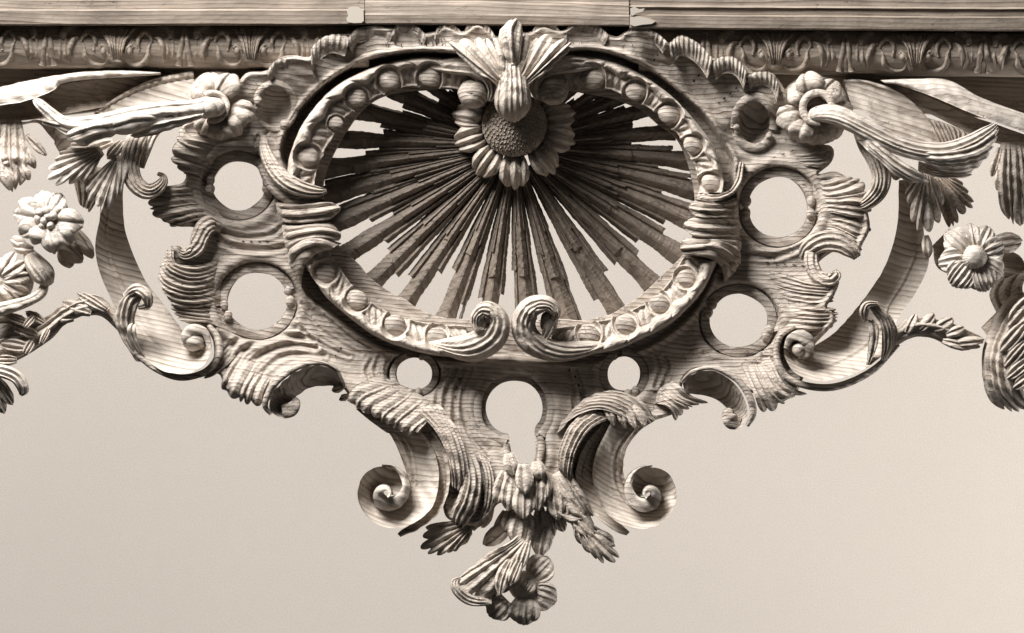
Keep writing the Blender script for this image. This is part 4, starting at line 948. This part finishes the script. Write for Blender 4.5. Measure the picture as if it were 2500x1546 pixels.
# leaves sitting on the stretchers
blade([[(332,884,60),(284,800,72),(288,745,84),(310,712,96)],[(342,884,62),(306,800,82),(312,740,98),(340,704,106)],[(352,884,58),(330,800,76),(336,756,90),(366,724,96)]], 4, 4.5, M_leaf, st1, name="leaf_lobe", tipround=.25)
sweep("leaf_curl", [(306,724,92,8),(335,706,104,14),(360,722,106,14),(362,746,98,10),(340,752,90,5)], M_leaf, st1, h=0.6, ribs=3, amp=3)
blade([[(344,872,70),(318,832,84),(310,800,90),(318,784,88)],[(358,878,70),(340,840,84),(334,806,90),(342,786,86)]], 2, 4, M_leaf, st1, name="leaf_lobe", tipround=.3)
blade([[(2150,886,62),(2152,845,80),(2146,790,96),(2108,742,100)],[(2158,884,62),(2172,832,82),(2164,780,96),(2130,738,102)],[(2166,880,58),(2188,824,68),(2182,790,80),(2165,755,86)]], 5, 4.5, M_leaf, st2, name="leaf_lobe", tipround=.2)
blade([[(2114,898,70),(2118,852,86),(2120,810,96),(2110,780,96)],[(2120,896,70),(2140,848,88),(2144,800,98),(2132,772,94)]], 2, 4, M_leaf, st2, name="leaf_lobe", tipround=.3)
sweep("leaf_curl", [(2112,784,90,6),(2108,760,104,12),(2116,744,110,9),(2140,742,106,5)], M_leaf, st2, h=0.6, ribs=3, amp=2.5)
# branch leaves outwards
blade([[(290,812,56),(250,775,62),(205,772,60),(160,790,56),(120,830,48),(40,880,40),(-30,900,36)],[(284,785,66),(245,745,78),(200,745,80),(150,770,74),(110,800,62),(50,830,52),(-30,850,44)],[(280,755,58),(240,722,68),(190,728,70),(140,755,62),(100,780,54),(40,800,46),(-30,820,38)]], 4, 6, M_leaf, name="leaf", jit=.3)
lobe((262,760),(188,716), 15, M_leaf, d0=80, d1=72, ribs=3); lobe((222,765),(150,738), 16, M_leaf, d0=78, d1=66, ribs=2); lobe((180,778),(128,774), 14, M_leaf, d0=72, d1=60)
for i, (a, b, w) in enumerate([((110,790),(60,760),12),((90,820),(20,790),16),((70,850),(0,840),18),((60,865),(80,830),12),((40,880),(-10,880),14),((100,840),(120,800),9),((20,770),(70,790),12),((60,800),(85,770),10)]):
    lobe(a, b, w, M_leaf, d0=58+3*i, d1=54+2*i, ribs=3, amp=5)
br = blade([[(2186,848,52),(2228,824,58),(2280,826,58),(2332,852,54),(2400,852,46)],[(2184,820,66),(2232,796,78),(2290,800,78),(2345,822,70),(2404,838,54)],[(2186,800,58),(2228,776,68),(2290,780,66),(2345,800,58),(2405,826,46)]], 3, 6, M_leaf, name="leaf")
for a, b, w in [((2214,812),(2238,766),13),((2246,806),(2282,764),14),((2280,806),(2330,778),15),((2310,818),(2356,800),13),((2330,838),(2404,830),13),((2300,832),(2372,852),12)]:
    lobe(a, b, w, M_leaf, br, d0=74, d1=70, ribs=2)

# ------------------------------------------------------------------ leaves between upper blossoms and stretchers
fanleaf((250,368),[(150,366),(132,384),(112,410),(106,440),(134,456),(172,452),(204,446),(226,424)], 90, 98, 8, 12, .26, 6, M_arm)
fanleaf((290,388),[(206,452),(212,486),(230,508),(246,524),(272,506),(290,486),(304,466)], 84, 92, 7, 12, .24, 6, M_arm)
fanleaf((230,352),[(196,340),(170,352),(160,372),(190,380)], 60, 56, 4, 8, .2, 5, M_leaf)
blade([[(285,380,90),(288,410,102),(290,440,102),(290,466,92)],[(318,380,90),(316,410,102),(308,440,102),(298,472,92)]], 2, 4, M_arm, tipround=.3)
sweep("leaf_curl", [(350,318,56,18),(330,350,74,26),(318,400,84,24),(330,446,90,22),(362,468,92,20),(394,452,90,15),(400,432,84,8),(386,424,78,5)], M_leaf, h=0.6, ribs=5, amp=4, thick=30)
sweep("leaf_curl", [(400,300,40,8),(372,330,56,12),(355,370,62,12),(344,410,66,8)], M_leaf, h=0.6, ribs=2, amp=3)
lobe((275,345),(195,372), 13, M_leaf, d0=66, d1=60); lobe((300,345),(262,390), 15, M_leaf, d0=74, d1=82, ribs=3)
blade([[(130,310,30),(160,330,30),(190,345,28)],[(128,350,14),(150,380,14),(190,385,14)]], 1, 2, M_frieze, name="bracket")
blade([[(160,400,20),(175,440,24),(190,500,20)],[(260,410,20),(255,450,24),(215,520,20)]], 4, 5, M_frieze)
# right
sweep("leaf_curl", [(2104,322,50,20),(2118,352,66,24),(2140,390,78,25),(2152,430,82,24),(2142,470,78,22),(2110,500,66,16),(2085,505,56,7)], M_leaf, h=0.55, ribs=5, amp=4, thick=30)
fanleaf((2262,415),[(2208,466),(2210,496),(2224,538),(2242,566),(2276,570),(2298,550),(2306,512),(2300,470)], 62, 70, 8, 12, .22, 6)
fanleaf((2292,425),[(2348,440),(2366,462),(2382,490),(2384,514),(2362,530),(2344,548),(2326,562),(2304,540)], 40, 46, 8, 12, .24, 6, M_frieze)
lobe((2195,405),(2186,440), 14, M_leaf, d0=60, d1=56); lobe((2215,425),(2226,462), 15, M_leaf, d0=56, d1=56); lobe((2262,575),(2268,632), 13, M_leaf, d0=50, d1=52)
blade([[(2280,600,20),(2300,660,24),(2420,690,10)],[(2320,560,20),(2380,600,20),(2500,620,10)]], 3, 5, M_frieze)

# ------------------------------------------------------------------ open blossoms beside the stretchers
def blossom(c, d, spec, beads, name="blossom"):
    o = blob(name, (c[0], c[1], d-16), (46, 44, 20), M_leaf)
    for an, ln, w, d1, rb in spec:
        petal((c[0], c[1], d), an, 16, ln, w*1.12, 4, d1, M_arm, o, ribs=rb, amp=3.5, bulge=15, notch=.04, cup=-4, tipround=.6)
    return o
bl = blossom((116,536), 100, [(215,84,24,-12,2),(190,84,24,-14,2),(152,78,25,4,2),(118,70,22,12,1),(76,88,26,8,3),(44,88,25,4,2),(6,94,30,-2,2),(300,74,26,-14,3),(262,72,26,-16,3),(330,60,20,-10,2)], None)
for q in [(100,520,11),(116,516,12),(132,528,12),(96,536,11),(110,540,12),(126,550,11),(104,552,9),(120,530,12)]:
    blob("stamen", (q[0], q[1], 112), (q[2], q[2], q[2]), M_arm, bl)
br2 = blossom((2378,628), 96, [(222,96,34,-4,5),(262,84,22,-8,3),(296,84,30,-10,5),(335,78,32,-4,4),(170,92,32,0,4),(128,92,38,12,7),(72,90,36,10,7),(35,84,30,2,5)], None)
blob("button", (2377,628,112), (29, 29, 22), M_arm, br2, nu=96, fn=lambda TH, PH: 1.8*np.abs(np.sin(TH*13))*np.cos(PH)**0.5)
lobe((2420,600),(2500,586), 26, M_leaf, d0=40, d1=36, ribs=3); lobe((2430,640),(2510,650), 30, M_frieze, d0=16, d1=10, ribs=3)
# leaves and bell behind the left blossom
lobe((180,560),(226,632), 18, M_frieze, d0=50, d1=40, ribs=2); lobe((150,600),(170,655), 22, M_frieze, d0=36, d1=30); lobe((140,590),(200,640), 24, M_frieze, d0=40, d1=30)
lobe((60,600),(24,580), 14, M_leaf, d0=60, d1=50); lobe((80,610),(30,602), 15, M_leaf, d0=62, d1=54)
sweep("bell", [(70,620,50,16),(86,645,70,26),(108,672,72,28),(120,692,60,12)], M_leaf, h=0.8, ribs=4, amp=3)
pet = blob("blossom", (10,690,44), (70, 62, 40), M_leaf)
for an, w in ((-60,18),(-35,18),(-8,18),(20,18),(48,18)):
    petal((-5, 686, 74), an, 10, 84, w, 8, -14, M_leaf, pet, ribs=2, amp=5, bulge=14)
sweep("stem", [(110,690,60,10),(100,716,70,13),(70,735,80,13),(30,748,86,16),(-30,764,88,18)], M_leaf, h=0.9, ribs=2, amp=2)
blade([[(-30,760,40),(20,765,46),(60,780,50),(85,800,44)],[(-30,860,40),(20,850,46),(60,830,50),(90,812,44)]], 3, 6, M_leaf)
# shell and curl at the left edge
sh = sweep("leaf_curl", [(-40,905,70,10),(0,905,84,16),(40,920,86,16),(58,950,80,14),(52,962,72,6)], M_arm, h=0.7, ribs=3, amp=4)
lobe((-10,925),(30,990), 17, M_leaf, sh, d0=60, d1=52, ribs=3); lobe((-15,950),(8,1012), 16, M_leaf, sh, d0=56, d1=44, ribs=3)
# big fluted shell at the right edge
shell = blade([[(2490,700,20),(2440,760,44),(2400,860,60),(2410,960,44),(2450,1010,30)],[(2520,730,40),(2470,790,80),(2440,870,92),(2450,950,76),(2490,1006,50)],[(2560,760,50),(2510,820,100),(2490,890,110),(2500,960,90),(2540,1000,60)]], 5, 7, M_leaf, name="shell", thick=70)
for a, b, w in [((2500,790),(2440,860),20),((2510,830),(2450,900),18),((2520,870),(2455,925),18),((2530,720),(2460,800),26),((2540,900),(2470,950),18)]:
    lobe(a, b, w, M_leaf, shell, d0=108, d1=100, ribs=3, amp=5)
blade([[(2440,680,10),(2420,720,20),(2440,770,20)],[(2540,640,20),(2500,700,36),(2520,770,36)]], 3, 5, M_frieze)
blade([[(2400,800,20),(2420,830,30),(2440,870,30)],[(2450,750,20),(2480,800,36),(2500,850,40)]], 2, 5, M_frieze)

# ------------------------------------------------------------------ glue joints, nicks and filler
def marks():
    V = []; F = []
    def dash(a, b, w, lift=1.4):
        a = np.array(a, float); b = np.array(b, float); T = (b-a); L_ = np.linalg.norm(T); T /= L_; Nn = np.array([-T[1], T[0]])
        n = 6; i0 = len(V)
        for i in range(n):
            t = i/(n-1); p = a+T*L_*t+Nn*rng.uniform(-1, 1)*0.8; ww = w*(0.25+sin(pi*t))*rng.uniform(.6, 1.2)
            for s in (-1, 1):
                q = p+Nn*ww*s*0.5; h = float(base_h(np.array([q[0]]), np.array([q[1]]))[0])+lift
                V.append((q[0], q[1], h+1.6))
        for i in range(n-1): F.append([i0+2*i, i0+2*i+1, i0+2*i+3, i0+2*i+2])
    def line(pts, k, w):
        p = spl([(x, y, 0) for x, y in pts], k*2+1)[:, :2]
        for i in range(k): dash(p[2*i], p[2*i]*0.25+p[2*i+1]*0.75 if rng.rand() < .5 else p[2*i+1], w)
    line([(1492,96),(1488,120)], 2, 3.5); line([(1622,112),(1592,154)], 4, 4); line([(1732,158),(1686,206)], 4, 4); line([(1828,190),(1745,260)], 6, 4)
    line([(655,590),(495,588)], 8, 3); line([(1160,888),(1120,930),(1108,990)], 5, 3.5); line([(1372,888),(1408,925),(1426,1000)], 6, 4)
    line([(1870,640),(1980,650)], 5, 3); line([(1940,366),(1830,406)], 5, 3); line([(832,848),(812,876)], 3, 4)
    for _ in range(26):
        x = rng.uniform(940, 1090); y = rng.uniform(88, 112); dash((x, y), (x+rng.uniform(-4, 6), y+rng.uniform(5, 13)), 1.8)
    for _ in range(22):
        x = rng.uniform(1240, 1580); y = rng.uniform(92, 112); dash((x, y), (x+rng.uniform(-2, 4), y+rng.uniform(4, 10)), 1.6)
    def fill(pts, d):
        n = len(pts); P = [(x, y, d) for x, y in pts]
        link("filler_patch", P+[(x, y, d-3) for x, y in pts], [list(range(n))]+[[i, i+n, (i+1) % n+n, (i+1) % n] for i in range(n)], M_filler, None, smooth=False)
    fill([(852,20),(862,17),(876,18),(884,24),(888,30),(889,52),(884,57),(866,58),(850,56),(846,48),(851,40),(848,30)], 98.4)
    fill([(1538,22),(1548,18),(1560,24),(1574,22),(1568,30),(1552,34),(1545,40),(1539,38)], 99.5)
    fill([(1538,44),(1560,42),(1586,47),(1600,54),(1590,60),(1566,62),(1548,66),(1538,62)], 99.5)
    link("crack", V, F, M_crack, None, smooth=False, kind="stuff")
marks()
